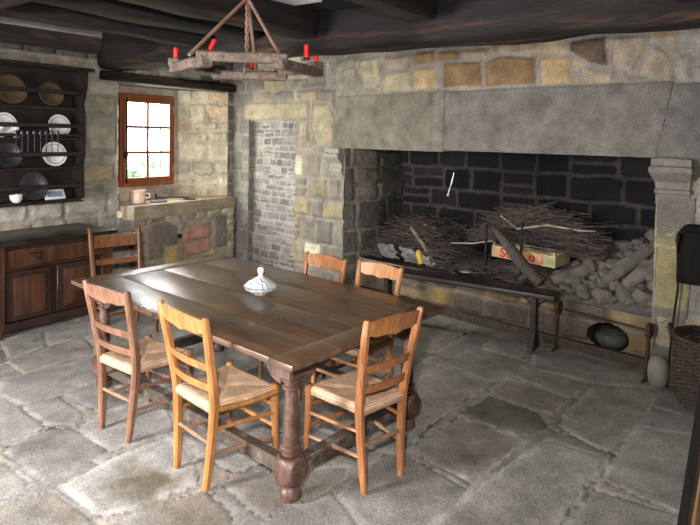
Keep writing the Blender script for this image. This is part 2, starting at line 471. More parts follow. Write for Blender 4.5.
    me.loops.add(F.size); me.loops.foreach_set('vertex_index', F.reshape(-1).astype(np.int32))
    me.polygons.add(len(F)); me.polygons.foreach_set('loop_start', np.arange(0, F.size, 4, dtype=np.int32))
    me.polygons.foreach_set('loop_total', np.full(len(F), 4, np.int32))
    me.update(calc_edges=True); 
    at = me.attributes.new('Col', 'FLOAT_COLOR', 'POINT')
    cc = np.concatenate([C.reshape(-1, 3), np.ones((nu * nv, 1))], 1).astype(np.float32)
    at.data.foreach_set('color', cc.reshape(-1))
    ob = link(name, me, mat or M['stone'], parent, smooth=True)
    if kind: ob['kind'] = kind
    return ob
def join_into(base, others):
    """merge meshes (same material) into base without operators"""
    bm = bmesh.new(); bm.from_mesh(base.data)
    for o in others:
        bm.from_mesh(o.data); me = o.data; bpy.data.objects.remove(o); bpy.data.meshes.remove(me)
    bm.to_mesh(base.data); bm.free()
    return base

# frame of the fireplace wall: s runs from the right jamb towards the far corner, t goes into the wall
A0 = Vector((4.95, .70, 0)); DS = Vector((.75, 5.35, 0)).normalized(); DT = Vector((DS.y, -DS.x, 0))
def WP(s, t, z=0.0): return A0 + DS * s + DT * t + Vector((0, 0, z))
FRM = Matrix(((DS.x, DT.x, 0, A0.x), (DS.y, DT.y, 0, A0.y), (0, 0, 1, 0), (0, 0, 0, 1)))   # local (s,t,z) -> world
ZU = (0, 0, 1)

GREY = [(150, 144, 135), (160, 154, 144), (142, 138, 132), (166, 160, 149), (154, 145, 133), (146, 141, 136)]
WARM = [(152, 144, 126), (148, 140, 124), (160, 152, 133), (140, 132, 118), (154, 140, 118)]
YEL = [(182, 175, 150), (192, 184, 158), (172, 166, 144), (198, 190, 166), (184, 164, 136)]
GRN = [(126, 119, 104), (134, 124, 102), (117, 111, 101), (138, 127, 100), (114, 108, 99), (123, 117, 106)]
# ------------------------------------------------------------------ floor
FL = [([(4.25, 2.07), (4.77, 2.05), (4.7, 1.54), (4.21, 1.58), (4.14, 1.66)], 0), ([(4.36, 1.57), (4.58, 1.5), (4.56, 1.06), (4.24, 1.1)], 0), ([(4.02, 1.6), (4.27, 1.54), (4.22, 1.1), (3.91, 1.11), (3.87, 1.44)], 2), ([(3.53, 1.61), (3.92, 1.57), (3.88, 1.2), (3.72, 1.08), (3.55, 1.14), (3.51, 1.24)], 3), ([(3.79, 1.06), (4.5, 1.0), (4.64, 0.62), (3.67, 0.68), (3.64, 0.76)], 0), ([(3.64, 2.09), (4.19, 2.1), (4.08, 1.65), (3.22, 1.7), (3.06, 1.78)], 2), ([(2.94, 1.65), (3.48, 1.59), (3.46, 1.15), (2.87, 1.22)], 2), ([(2.43, 1.24), (3.56, 1.05), (3.56, 0.72), (2.65, 0.77), (2.3, 0.87), (2.25, 1.25)], 0), ([(3.31, 0.69), (4.07, 0.63), (4.16, 0.3), (3.42, 0.2), (3.24, 0.29)], 0), ([(2.78, 0.75), (3.18, 0.69), (3.22, 0.31), (2.86, 0.29), (2.44, 0.67)], 0), ([(4.62, 1.48), (5.05, 1.64), (5.15, 1.25), (4.93, 0.63), (4.77, 0.64), (4.6, 1.01)], 0), ([(2.37, 1.72), (2.78, 1.75), (2.89, 1.66), (2.8, 1.23), (2.46, 1.24), (2.17, 1.35)], 0), ([(2.06, 2.24), (2.17, 2.28), (2.58, 1.83), (2.51, 1.78), (2.07, 1.84), (2.0, 1.93)], 2), ([(1.98, 1.88), (2.36, 1.77), (2.17, 1.39), (1.92, 1.43), (1.79, 1.7)], 0), ([(2.17, 4.82), (2.54, 4.88), (2.83, 4.83), (2.76, 4.6), (2.65, 4.44), (2.15, 4.47), (2.14, 4.53)], 2), ([(2.33, 5.26), (2.5, 5.34), (2.68, 5.26), (2.53, 4.89), (2.19, 4.86)], 0), ([(2.7, 5.26), (3.1, 5.26), (2.9, 4.88), (2.55, 4.89)], 0), ([(1.86, 4.22), (1.97, 4.46), (2.15, 4.47), (2.65, 4.4), (2.4, 3.95), (2.12, 3.93), (1.89, 3.96)], 0), ([(1.88, 3.94), (2.1, 3.9), (2.05, 3.5), (1.95, 3.43), (1.83, 3.55), (1.86, 3.81)], 0), ([(2.14, 3.91), (2.38, 3.92), (2.44, 3.54), (2.28, 3.43), (2.13, 3.47)], 0), ([(1.94, 3.39), (2.13, 3.44), (2.48, 3.31), (2.35, 2.99), (2.27, 2.91), (1.92, 2.97), (1.9, 3.0)], 0), ([(1.68, 4.04), (1.88, 3.96), (1.81, 3.53), (1.56, 3.54), (1.49, 3.66)], 0), ([(1.56, 3.48), (1.81, 3.49), (1.91, 3.42), (1.89, 3.01), (1.54, 3.0), (1.52, 3.05)], 0), ([(1.45, 3.5), (1.49, 3.38), (1.48, 3.06), (1.44, 3.0), (1.27, 3.06)], 2), ([(1.25, 3.01), (1.52, 2.88), (1.52, 2.53), (1.5, 2.44), (1.28, 2.4), (1.13, 2.72)], 2), ([(1.56, 2.9), (1.88, 2.92), (2.24, 2.86), (2.1, 2.49), (2.0, 2.35), (1.68, 2.42), (1.55, 2.49), (1.55, 2.56)], 1), ([(1.66, 2.39), (1.96, 2.29), (1.94, 2.06), (1.86, 1.94), (1.55, 2.15), (1.54, 2.39)], 2)]
tones = {0: [(122, 118, 115), (130, 126, 122), (114, 111, 108), (136, 132, 128)], 1: [(160, 157, 153)], 2: [(134, 127, 119), (129, 122, 114), (124, 117, 109)], 3: [(98, 93, 87)]}
_rn = random.Random(3)
fcust = [(p, _rn.choice(tones[t]), _rn.uniform(.75, 1.1)) for p, t in FL]
def floor_stain_and_light(U, V, C, fb):
    # brown stain in the pale flag at the lower left, patchy pale dust with doorway light painted in towards the left
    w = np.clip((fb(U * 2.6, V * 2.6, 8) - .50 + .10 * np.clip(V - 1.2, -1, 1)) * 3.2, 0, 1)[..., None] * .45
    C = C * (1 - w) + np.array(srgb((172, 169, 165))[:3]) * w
    d = np.sqrt(((U - 1.82) / .17) ** 2 + ((V - 2.60) / .2) ** 2) + (fb(U * 12, V * 12, 5) - .5) * 1.6
    k = np.clip(1.3 - d, 0, 1)[..., None] * .85
    C = C * (1 - k) + np.array(srgb((92, 82, 66))[:3]) * k
    return C
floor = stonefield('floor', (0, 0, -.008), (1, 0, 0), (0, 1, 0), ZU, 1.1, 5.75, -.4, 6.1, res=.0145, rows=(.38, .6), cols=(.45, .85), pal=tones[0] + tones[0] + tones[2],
                   mortar=(160, 157, 152), gap=.007, bev=.016, amp=.0055, warp=.028, custom=fcust, cgap=.010, seed=4, mat=M['floor'], rad=.06, mamp=.006, stain=floor_stain_and_light, edge=.24, crack=.0005)
fl2 = [stonefield('floor', (0, 0, -.012), (1, 0, 0), (0, 1, 0), ZU, a, b, c, d, res=.05, rows=(.38, .6), cols=(.45, .85), pal=tones[0], mortar=(128, 124, 117), gap=.02, bev=.06, amp=.01, seed=9, mat=M['floor'])
       for a, b, c, d in ((-1.6, 1.1, -1.6, 6.1), (1.1, 5.2, -1.6, -.4))]
join_into(floor, fl2)

# ------------------------------------------------------------------ wall_left : the window wall at Y = 6.05
NX0, NX1, NZ0, NZ1 = 3.93, 5.60, .93, 2.37
def lzone(u, v):
    if u > 5.2: return [(122, 116, 108), (132, 126, 116), (112, 106, 102)]
    return None
lcust = [([(3.42, 2.02), (3.9, 2.02), (3.9, 2.2), (3.42, 2.2)], (160, 153, 136)), ([(3.62, 1.62), (3.9, 1.60), (3.91, 1.96), (3.66, 1.98), (3.58, 1.8)], (172, 164, 148)),
         ([(3.42, 1.24), (3.88, 1.25), (3.88, 1.45), (3.42, 1.44)], (164, 149, 122))]
wl = stonefield('wall_left', (0, 6.05, 0), (1, 0, 0), ZU, (0, -1, 0), 1.9, 5.72, 0, 2.95, rows=(.15, .29), cols=(.2, .52), pal=GREY + WARM[:3], mortar=(152, 145, 135), custom=lcust,
                holes=[(NX0, NX1, .82, NZ1)], seed=12, zone=lzone, warp=.026, amp=.026)
RN = np.array((.45, -.48, 0)); 
ru = np.array((5.12 - 5.60, .45, 0)); rl = np.linalg.norm(ru); ru = ru / rl
rv_r = stonefield('reveal', (5.60, 6.05, 0), tuple(ru), ZU, (ru[1] * -1, ru[0], 0), 0, rl, .9, 2.4, res=.012, rows=(.12, .24), cols=(.16, .42), pal=YEL, mortar=(186, 178, 156), seed=21, warp=.045, amp=.035)
lu = np.array((4.21 - 3.93, .45, 0)); ll = np.linalg.norm(lu); lu = lu / ll
rv_l = stonefield('reveal', (3.93, 6.05, 0), tuple(lu), ZU, (lu[1], -lu[0], 0), 0, ll, .9, 2.4, res=.015, rows=(.14, .24), cols=(.25, .5), pal=GREY, mortar=(150, 142, 128), seed=22, amp=.012)
wback = stonefield('reveal', (0, 6.50, 0), (1, 0, 0), ZU, (0, -1, 0), 3.9, 5.4, .8, 2.6, res=.02, rows=(.5, .6), cols=(.5, .7), pal=[(186, 176, 164)], mortar=(186, 176, 164), holes=[(4.24, 5.0, 1.125, 2.27)], seed=23, amp=.008)
wrest = stonefield('rest', (0, 6.05, 0), (1, 0, 0), ZU, (0, -1, 0), -1.6, 1.9, 0, 2.95, res=.05, rows=(.13, .24), cols=(.16, .5), pal=GREY, mortar=(150, 142, 130), seed=24)
wout = stonefield('rest', (0, 6.72, 0), (1, 0, 0), ZU, (0, 1, 0), 3.0, 6.2, 0, 2.95, res=.05, rows=(.13, .24), cols=(.16, .5), pal=GREY, mortar=(150, 142, 130), holes=[(4.24, 5.0, 1.1, 2.3)], seed=25)
join_into(wl, [rv_r, rv_l, wback, wrest, wout])
# underside of the niche and thick wall around the pane
MB().bb((3.85, 6.04, 2.37), (5.7, 6.55, 2.45)).build('trim_1', M['greyboard'])['kind'] = 'structure'
tl = MB().box((4.72, 6.02, 2.425), (2.05, .12, .10), bev=.02).rough(.012, 3, 1).build('trim_2', M['beam_x']); tl['kind'] = 'structure'

# window
win = thing('window_1', None, None, (4.62, 6.47, 1.125), kind='structure')
f = MB()
f.bb((-.40, -.03, 0), (-.365, .03, 1.16), .006); f.bb((.345, -.03, 0), (.40, .03, 1.16), .006)
f.bb((-.365, -.03, 0), (.345, .03, .07), .006); f.bb((-.365, -.03, 1.09), (.345, .03, 1.16), .006)
f.build('window_frame', M['window'], win)
s = MB()
s.bb((-.365, -.045, .065), (-.33, .01, 1.095), .005); s.bb((.31, -.045, .065), (.345, .01, 1.095), .005)
s.bb((-.33, -.045, .065), (.31, .01, .115), .005); s.bb((-.33, -.045, 1.05), (.31, .01, 1.095), .005)
s.bb((-.027, -.035, .115), (.007, .003, 1.05), .004); s.bb((-.33, -.034, .410), (.31, .002, .442), .004); s.bb((-.33, -.034, .730), (.31, .002, .762), .004)
s.build('sash', M['window'], win)
MB().bb((-.33, -.012, .115), (.31, -.008, 1.05)).build('pane', M['glass'], win, smooth=False)
for z in (.16, .93):
    MB().tube([(.37, -.04, z), (.37, -.04, z + .1)], .008).build('hinge', M['white_streak'], win)
MB().tube([(-.33, -.06, .05), (-.335, -.065, 1.1)], .012, 6).build('bolt', M['iron'], win)
MB().bb((-.37, -.085, .36), (-.32, -.04, .44), .01).build('latch', M['iron'], win)

# garden behind the window
g = MB().bb((-2, 6.9, -.25), (16, 22, -.2)).build('ground_outside', M['grass']); g['kind'] = 'structure'
def leafy(name, label, c, r, n, seed):
    rd = random.Random(seed); me = MB()
    for i in range(n):
        p = Vector((rd.gauss(0, 1), rd.gauss(0, 1), rd.gauss(0, 1))).normalized() * rd.uniform(.55, 1)
        p = Vector((c[0] + p.x * r[0], c[1] + p.y * r[1], c[2] + p.z * r[2]))
        a = Vector((rd.uniform(-1, 1), rd.uniform(-1, 1), rd.uniform(-.5, 1))).normalized(); b = a.orthogonal().normalized()
        L_ = rd.uniform(.06, .13)
        vs = [me.bm.verts.new(p + a * L_), me.bm.verts.new(p + b * L_ * .4), me.bm.verts.new(p - a * L_), me.bm.verts.new(p - b * L_ * .4)]
        me.bm.faces.new(vs)
    t = thing(name, label, 'bush', (0, 0, 0))
    me.build('foliage', M['leaf'], t, smooth=False)
    MB().tube([(c[0], c[1], -.25), (c[0] + .05, c[1], c[2] * .6), (c[0] - .05, c[1] + .05, c[2])], [.05, .04, .02], 6).build('stem', M['bark'], t)
    return t
leafy('garden_bush', 'overexposed leafy green bush seen through the lower left panes', (5.75, 9.6, 1.02), (.55, .35, .42), 420, 4)
leafy('garden_bush', 'overexposed leafy green bush seen through the lower right panes', (7.3, 10.2, .95), (.5, .35, .42), 380, 5)

# ------------------------------------------------------------------ stone sink ledge in the window niche
sink = thing('stone_sink', 'broad stone sink slab in the window niche on a rubble and brick base', 'stone sink', (0, 0, 0))
sl = MB(); sl.prism([(3.97, 6.05), (3.95, 6.49), (5.62, 6.49), (5.64, 5.93), (4.9, 5.90), (4.04, 5.89), (3.99, 5.95)], 2, .80, .955)
sl.bb((4.35, 5.99, .9), (4.36, 6.0, .955)).build('slab', wood('ochre_slab', (126, 112, 86), (172, 156, 126), 0, 1.5, .4, .15, dust=.9, dustc=(168, 166, 166), bumps=.5), sink, smooth=False)
bcust = [([(4.25, .66), (4.34, .72), (4.52, .74), (4.68, .66), (4.70, .3), (4.26, .3)], (126, 118, 108), .5), ([(4.78, .6), (4.95, .63), (5.2, .6), (5.2, .45), (4.78, .44)], (186, 136, 118)),
         ([(4.8, .42), (5.2, .43), (5.2, .27), (4.8, .26)], (184, 140, 120)), ([(5.27, .7), (5.35, .74), (5.48, .72), (5.5, .3), (5.27, .3)], (118, 114, 106), .5),
         ([(4.5, .42), (4.7, .42), (4.7, .1), (4.5, .1)], (186, 160, 104))]
stonefield('base', (0, 5.94, 0), (1, 0, 0), ZU, (0, -1, 0), 4.08, 5.62, 0, .81, res=.012, rows=(.1, .18), cols=(.14, .32), pal=WARM + GREY[:2], mortar=(156, 142, 122), custom=bcust, seed=31, kind=None, parent=sink, amp=.03,
           holes=[lambda u, v: ((u - 4.72) ** 2 + (v - .53) ** 2) < .035 ** 2])
MB().bb((4.6, 6.0, .4), (4.85, 6.02, .65)).build('drain_recess', M['black_plain'], sink)
MB().bb((4.09, 5.95, 0), (4.1, 6.06, .8)).build('base_side', M['plaster'], sink)
pot = thing('stoneware_pot', 'pinkish stoneware pot with a side handle on the window ledge', 'pot', (4.30, 6.20, .956))
MB().lathe([(0, 0), (.085, 0), (.094, .02), (.094, .11), (.088, .125), (.094, .135), (.094, .15), (.084, .15), (.08, .13), (.08, .03), (0, .02)], 28).build('body', M['pinkpot'], pot)
MB().tube([(.085, -.03, .11), (.13, -.045, .10), (.135, -.047, .06), (.088, -.03, .045)], .011, 8).build('handle', M['pinkpot'], pot)
sc_ = thing('metal_scraper', 'thin grey metal tool with a long handle lying on the stone ledge', 'tool', (4.55, 6.2, .957), R(-12))
MB().lathe([(0, 0), (.1, 0), (.115, .012), (.11, .014), (0, .006)], 20, c=(0, -.08, 0)).build('dish', M['pewter'], sc_)
MB().tube([(.06, .1, .03), (.22, .07, .035), (.45, -.02, .02)], [.014, .012, .009], 8).build('handle', M['bark'], sc_)
MB().tube([(.06, .1, .01), (.05, .11, .08)], .012, 8).build('knob', M['iron'], sc_)
o = MB().lathe([(0, 0), (.08, 0), (.09, .006), (0, .008)], 18).build('flat_dish', M['iron']); o.location = (4.98, 6.08, .957)
tag(o, 'small flat dark lid lying on the stone ledge right of the long tool', 'dish')

# ------------------------------------------------------------------ wall_right : the fireplace wall
LWST = [([(1.951, 2.519), (1.53, 2.517), (1.502, 2.285), (1.945, 2.286)], 'b'), ([(1.498, 2.505), (1.335, 2.547), (0.99, 2.511), (0.974, 2.278), (1.471, 2.284)], 'b'), ([(0.944, 2.499), (0.691, 2.495), (0.667, 2.264), (0.928, 2.268)], 'o'), ([(2.316, 2.495), (2.021, 2.495), (1.992, 2.288), (2.31, 2.282)], 'o'), ([(2.673, 2.476), (2.354, 2.497), (2.336, 2.283), (2.696, 2.277)], 'y'), ([(3.035, 2.64), (2.789, 2.653), (2.699, 2.425), (2.78, 2.301), (2.983, 2.331)], 'y'), ([(3.388, 2.531), (3.109, 2.58), (2.998, 2.354), (3.1, 2.215), (3.381, 2.246)], 'g'), ([(0.588, 2.39), (0.523, 2.402), (0.318, 2.325), (0.285, 2.253), (0.584, 2.26)], 't'), ([(0.365, 2.618), (0.093, 2.605), (0.11, 2.479), (0.198, 2.318), (0.366, 2.391)], 't'), ([(0.035, 2.532), (-0.05, 2.465), (-0.197, 2.222), (-0.152, 2.195), (0.141, 2.322), (0.115, 2.419)], 't'), ([(0.711, 2.612), (0.404, 2.63), (0.381, 2.392), (0.524, 2.426), (0.692, 2.528)], 'k'), ([(2.308, 2.656), (2.061, 2.664), (2.034, 2.535), (2.304, 2.534)], 'b'), ([(2.013, 2.65), (1.783, 2.64), (1.758, 2.543), (2.01, 2.543)], 'b'), ([(1.738, 2.636), (1.46, 2.63), (1.457, 2.539), (1.713, 2.54)], 't'), ([(2.705, 2.636), (2.346, 2.649), (2.342, 2.527), (2.674, 2.508)], 't'), ([(-0.111, 2.431), (-0.196, 2.438), (-0.215, 2.25), (-0.164, 2.224), (-0.108, 2.343)], 'g'), ([(3.359, 2.665), (3.096, 2.689), (3.124, 2.603), (3.356, 2.551)], 'g'), ([(3.763, 2.176), (3.51, 2.181), (3.407, 1.962), (3.433, 1.686), (3.7, 1.68), (3.792, 1.892)], 'y'), ([(5.141, 2.224), (3.869, 2.203), (3.864, 2.011), (5.137, 2.009)], 'y'), ([(4.025, 1.964), (3.863, 1.963), (3.858, 1.724), (4.02, 1.721)], 'y')]
pcol = {'b': (122, 98, 70), 'o': (166, 142, 106), 'y': (150, 141, 116), 'g': (130, 126, 113), 't': (142, 129, 112), 'k': (84, 68, 54)}
wcust = [(p, pcol[c], 1.0, 1) for p, c in LWST]
def rzone(u, v):
    if u > 4.98: return [(112, 108, 102), (120, 116, 108), (104, 100, 96)]
    if u > 3.2: return GRN + YEL[:1]
    if u < -.2: return [(122, 118, 114), (130, 126, 120)]
    return [(140, 128, 108), (150, 134, 108), (128, 118, 104)]
wr = stonefield('wall_right', tuple(A0), tuple(DS), ZU, tuple(-DT), -.9, 5.45, 0, 2.95, rows=(.17, .33), cols=(.18, .46), pal=GREY, mortar=(130, 124, 117), custom=wcust, cgap=.018,
                holes=[(0, 3.25, 0, 1.70), (4.08, 5.02, 0, 1.99)], seed=41, zone=rzone, warp=.022, amp=.024)
# blocked doorway, its reveals
dj = stonefield('door_fill', tuple(WP(0, .055)), tuple(DS), ZU, tuple(-DT), 3.95, 5.3, 0, 2.15, res=.012, rows=(.055, .11), cols=(.1, .24), pal=[(130, 126, 122), (118, 114, 112), (140, 136, 131), (106, 103, 100)],
                mortar=(150, 145, 138), gap=.006, bev=.018, amp=.014, seed=42, warp=.018, rad=.018)
dr1 = stonefield('door_rev', tuple(WP(5.012, -.03)), tuple(DT), ZU, tuple(-DS), 0, .16, 0, 2.0, res=.015, rows=(.2, .3), cols=(.3, .4), pal=[(120, 116, 104), (108, 104, 98)], mortar=(130, 124, 116), seed=43, amp=.012)
dr2 = stonefield('door_rev', tuple(WP(4.08, 0)), tuple(DT), ZU, tuple(DS), 0, .21, 0, 2.0, res=.03, rows=(.2, .3), cols=(.3, .4), pal=GRN, mortar=(130, 124, 116), seed=44, amp=.01)
dr3 = stonefield('door_rev', tuple(WP(4.0, 0, 1.99)), tuple(DS), tuple(DT), (0, 0, -1), 0, 1.1, 0, .21, res=.03, rows=(.2, .3), cols=(.3, .4), pal=GRN, mortar=(130, 124, 116), seed=45, amp=.005)
rr1 = stonefield('rest', tuple(A0), tuple(DS), ZU, tuple(-DT), -2.4, -.9, 0, 2.95, res=.05, pal=[(122, 118, 114)], mortar=(130, 126, 120), seed=46, amp=.012)
join_into(wr, [dj, dr1, dr2, dr3, rr1])

# ------------------------------------------------------------------ fireplace
fp = thing('fireplace', 'huge granite fireplace with a long stone lintel and a soot-black hearth', 'fireplace', (0, 0, 0))
SOOT = [(34, 31, 31), (28, 26, 26), (40, 37, 36), (24, 22, 22)]
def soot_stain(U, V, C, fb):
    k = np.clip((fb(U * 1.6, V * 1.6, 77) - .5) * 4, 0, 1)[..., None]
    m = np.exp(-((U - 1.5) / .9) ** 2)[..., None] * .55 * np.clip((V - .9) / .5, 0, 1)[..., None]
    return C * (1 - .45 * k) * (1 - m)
bk = stonefield('firebox', tuple(WP(0, 1.05)), tuple(DS), ZU, tuple(-DT), -.45, 3.35, .3, 3.2, res=.016, rows=(.2, .27), cols=(.36, .58), pal=SOOT, mortar=(66, 61, 59), gap=.014, bev=.02, amp=.025, seed=51, kind=None, parent=fp, mat=M['soot'], warp=.014, stain=soot_stain)
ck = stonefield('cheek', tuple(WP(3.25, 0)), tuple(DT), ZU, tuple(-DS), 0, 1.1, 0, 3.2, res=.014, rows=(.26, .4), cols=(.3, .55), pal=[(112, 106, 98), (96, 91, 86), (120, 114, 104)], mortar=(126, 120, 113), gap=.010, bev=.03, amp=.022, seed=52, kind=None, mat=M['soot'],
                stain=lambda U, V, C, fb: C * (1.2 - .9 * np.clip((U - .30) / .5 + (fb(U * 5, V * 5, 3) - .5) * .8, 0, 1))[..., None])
ck2 = stonefield('cheek', tuple(WP(-.02, 0)), tuple(DT), ZU, tuple(DS), 0, 1.1, 0, 3.2, res=.03, rows=(.2, .3), cols=(.28, .5), pal=[(88, 82, 76)], mortar=(96, 90, 84), seed=53, kind=None, mat=M['soot'])
ck3 = stonefield('hoodback', tuple(WP(0, .30)), tuple(DS), ZU, tuple(DT), -.3, 3.3, 1.68, 3.2, res=.05, rows=(.2, .3), cols=(.28, .5), pal=SOOT, mortar=(30, 28, 28), seed=54, kind=None, mat=M['soot'])
join_into(bk, [ck, ck2, ck3])
# lintel blocks
granite = stone_mat('granite_lintel', .8, 90, .35)
def granite_block(name, s0, s1, z0, z1, col, seed, t0=-.035, t1=.30, mat=None, skew=(0, 0, 0, 0), stain=None):
    """front face as a fine height field plus plain sides"""
    pts = [(s0 + skew[0], z0), (s1 + skew[1], z0), (s1 + skew[2], z1), (s0 + skew[3], z1)]
    def hole(u, v): return poly_sd(u, v, pts) < 0
    a = stonefield(name, tuple(WP(0, t0 + .012)), tuple(DS), ZU, tuple(-DT), min(p[0] for p in pts), max(p[0] for p in pts), z0, z1, res=.014, rows=(5, 6), cols=(9, 10), pal=[col], mortar=col,
                   custom=[(pts, col, 1.0, 1)], cgap=.001, warp=.004, bev=.012, amp=.012, seed=seed, kind=None, parent=fp, mat=mat or granite, holes=[hole], stain=stain)
    b = MB(); b.prism(pts, 1, t0 + .006, t1); b.xf(FRM)
    bm = b.bm; lay = bm.verts.layers.float_color.new('Col')
    for v in bm.verts: v[lay] = srgb(col)
    bm.from_mesh(a.data); bmesh.ops.recalc_face_normals(bm, faces=list(bm.faces)); bm.to_mesh(a.data); bm.free()
    return a
def streaks(U, V, C, fb):
    k = np.exp(-((U - 2.05 + (fb(U * 3, V * 3, 4) - .5) * .04) / .03) ** 2) * .45
    g = np.clip((U - 2.2) / 1.0, 0, 1) * .35
    C = C * (1 - k[..., None] * np.array([.5, .35, .5]))
    return C * (1 - g[..., None] * np.array([-.06, -.05, .12]))
granite_block('lintel', 1.905, 3.42, 1.665, 2.255, (112, 107, 96), 61, stain=streaks, skew=(0, .02, -.06, 0))
granite_block('lintel', .0, 1.90, 1.68, 2.25, (106, 101, 96), 62, skew=(.0, 0, 0, -.10))
granite_block('lintel', -.62, -.004, 1.68, 2.23, (98, 94, 91), 63, skew=(0, 0, -.10, 0))
# right jamb with its moulded corbel
def jamb_zone(U, V, C, fb):
    k = (np.clip((V - .55) / .04, 0, 1) * np.clip((1.12 - V) / .05, 0, 1) * .55)[..., None]
    return C * (1 - k) + np.array(srgb((152, 140, 86))[:3]) * k
granite_block('jamb', -.27, -.02, 0, 1.40, (102, 97, 90), 64, t0=-.02, t1=.3, stain=jamb_zone, skew=(.04, 0, 0, 0))
def corbel(sc, sgn, w, zt, name='corbel', col=(132, 128, 122), depth=.16):
    prof = [(0, 0), (.02, .03), (.035, .07), (.05, .075), (.05, .10), (.035, .11), (.045, .16), (.09, .20), (.12, .235), (.12, .27), (.10, .28), (.10, .33)]
    pts = [(-depth * .0 - x * 1.1, zt - .33 + z) for x, z in prof] + [(.1, zt), (.1, zt - .33)]
    b = MB(); b.prism(pts, 0, sc - w / 2, sc + w / 2)
    bmesh.ops.subdivide_edges(b.bm, edges=[e for e in b.bm.edges if abs(e.verts[0].co.x - e.verts[1].co.x) > w * .8], cuts=6)
    for v in b.bm.verts:      # the moulding returns round its sides
        k = max(0, -v.co.y) 
        v.co.x = sc + (v.co.x - sc) * (.78 + 2.0 * k)
    b.rough(.006, 9, 2).xf(FRM)
    m = b.build(name, M['corbel'], fp, ang=30); return m
M['corbel'] = plain('corbel_stone', (112, 107, 101), .85, 0, .2, sc=25, bumps=.5)
M['corbel_left'] = plain('corbel_stone_left', (146, 142, 128), .85, 0, .2, sc=25, bumps=.5)
corbel(-.125, 1, .27, 1.675)
lc = corbel(3.36, 1, .22, 1.66, col=(150, 146, 128))
lc.data.materials[0] = M['corbel_left']
# hearth
HC = [(132, 120, 100), (146, 126, 86), (116, 104, 92), (150, 132, 100), (110, 98, 88)]
hf = stonefield('hearth_platform', tuple(WP(0, .25)), tuple(DS), ZU, tuple(-DT), -.25, 3.25, 0, .40, res=.012, rows=(.15, .22), cols=(.25, .5), pal=HC, mortar=(128, 116, 104), seed=71, kind=None, parent=fp, amp=.03, warp=.03,
                holes=[lambda u, v: (((u - .40) / .17) ** 2 + ((v - .16) / .115) ** 2 < 1)],
                stain=lambda U, V, C, fb: C * (1 - .35 * np.clip((fb(U * 3, V * 3, 5) - .4) * 3, 0, 1))[..., None])
ht = stonefield('hearth_top', tuple(WP(0, 0, .385)), tuple(DS), tuple(DT), ZU, -.25, 3.3, .25, 1.1, res=.02, rows=(.3, .4), cols=(.4, .6), pal=[(66, 60, 56), (54, 50, 47)], mortar=(60, 56, 54), seed=72, kind=None, amp=.015, mat=M['stone'])
join_into(hf, [ht])
MB().bb((.18, .30, .0), (.62, .62, .02)).bb((.18, .60, 0), (.62, .62, .36)).bb((.18, .30, 0), (.2, .62, .36)).bb((.6, .30, 0), (.62, .62, .36)).xf(FRM).build('ash_hole', M['black_plain'], fp)
MB().box((1.62, .205, .035), (3.25, .06, .085), bev=.012, seg=2).rough(.006, 5, 3).xf(FRM).build('kerb', wood('kerb_wood', (56, 48, 42), (96, 84, 72), 0, 1, .8), fp)
M['ashfloor'] = M['stone']

# ------------------------------------------------------------------ remaining shell
ceil = MB().bb((-1.7, -1.7, 2.80), (7.2, 6.9, 2.9)).build('ceiling', M['board']); ceil['kind'] = 'structure'
wf = MB().bb((-1.7, -1.7, 0), (5.2, -1.6, 3)).build('wall_front', M['plaster']); wf['kind'] = 'structure'
wb = MB(); wb.bb((-1.7, -1.7, 0), (-1.6, 3.2, 3)); wb.bb((-1.7, 4.3, 0), (-1.6, 6.9, 3)); wb.bb((-1.7, 3.2, 2.1), (-1.6, 4.3, 3))
wb = wb.build('wall_back', M['plaster']); wb['kind'] = 'structure'
# thick masonry round the chimney and behind the walls keeps stray daylight out
sh = MB(); sh.bb((-.6, 1.12, 0), (3.6, 1.3, 3.3)).bb((3.4, .22, 0), (3.6, 1.3, 3.3)).bb((-.6, .3, 0), (-.35, 1.3, 3.3)).bb((-.6, .05, 3.2), (3.6, 1.3, 3.3))
sh.bb((3.6, .35, 0), (6.7, .45, 3.0)).bb((5.75, .1, 0), (5.85, .4, 3.0)).xf(FRM)
sh = sh.build('wall_outer', M['plaster']); sh['kind'] = 'structure'
MB().bb((3.5, 6.5, -.1), (4.22, 6.73, 3)).bb((5.02, 6.53, -.1), (7.0, 6.73, 3)).bb((4.1, 6.53, -.1), (5.1, 6.73, 1.1)).bb((4.1, 6.53, 2.3), (5.1, 6.73, 3)).build('wall_outer_left', M['plaster'])['kind'] = 'structure'

# beams of the ceiling
def beam(name, a, b, w, h, mat, label, seed, group=None, amp=.02, nseg=14):
    """squared timber from a to b (centres of its underside), slightly crooked"""
    a = Vector(a); b = Vector(b); d = (b - a); L_ = d.length; d.normalize()
    sd = Vector((-d.y, d.x, 0)).normalized(); up = Vector((0, 0, 1))
    m = MB(); rings = []
    ch = .22
    outl = [(-.5 + ch * .5, 0), (.5 - ch * .5, 0), (.5, ch * .5), (.5, 1), (-.5, 1), (-.5, ch * .5)]
    for i in range(nseg + 1):
        c = a + d * (L_ * i / nseg); ring = []
        for (x, z) in outl:
            p = c + sd * (x * w) + up * (z * h)
            p += mnoise.noise_vector(p * 2.2 + Vector((seed * 3.1, 0, 0))) * amp
            ring.append(m.bm.verts.new(p))
        rings.append(ring)
    n = len(outl)
    for i in range(nseg):
        for k in range(n): m.bm.faces.new((rings[i][k], rings[i][(k + 1) % n], rings[i + 1][(k + 1) % n], rings[i + 1][k]))
    m.bm.faces.new(rings[0]); m.bm.faces.new(rings[-1][::-1])
    o = m.build(name, mat, None, ang=50)
    return tag(o, label, 'beam', group)
beam('ceiling_girder', (4.20, -1.5, 2.50), (3.82, 6.03, 2.50), .34, .40, M['beam_y'], 'massive smoke-blackened girder running over the fireplace side of the room', 1, nseg=30, amp=.03)
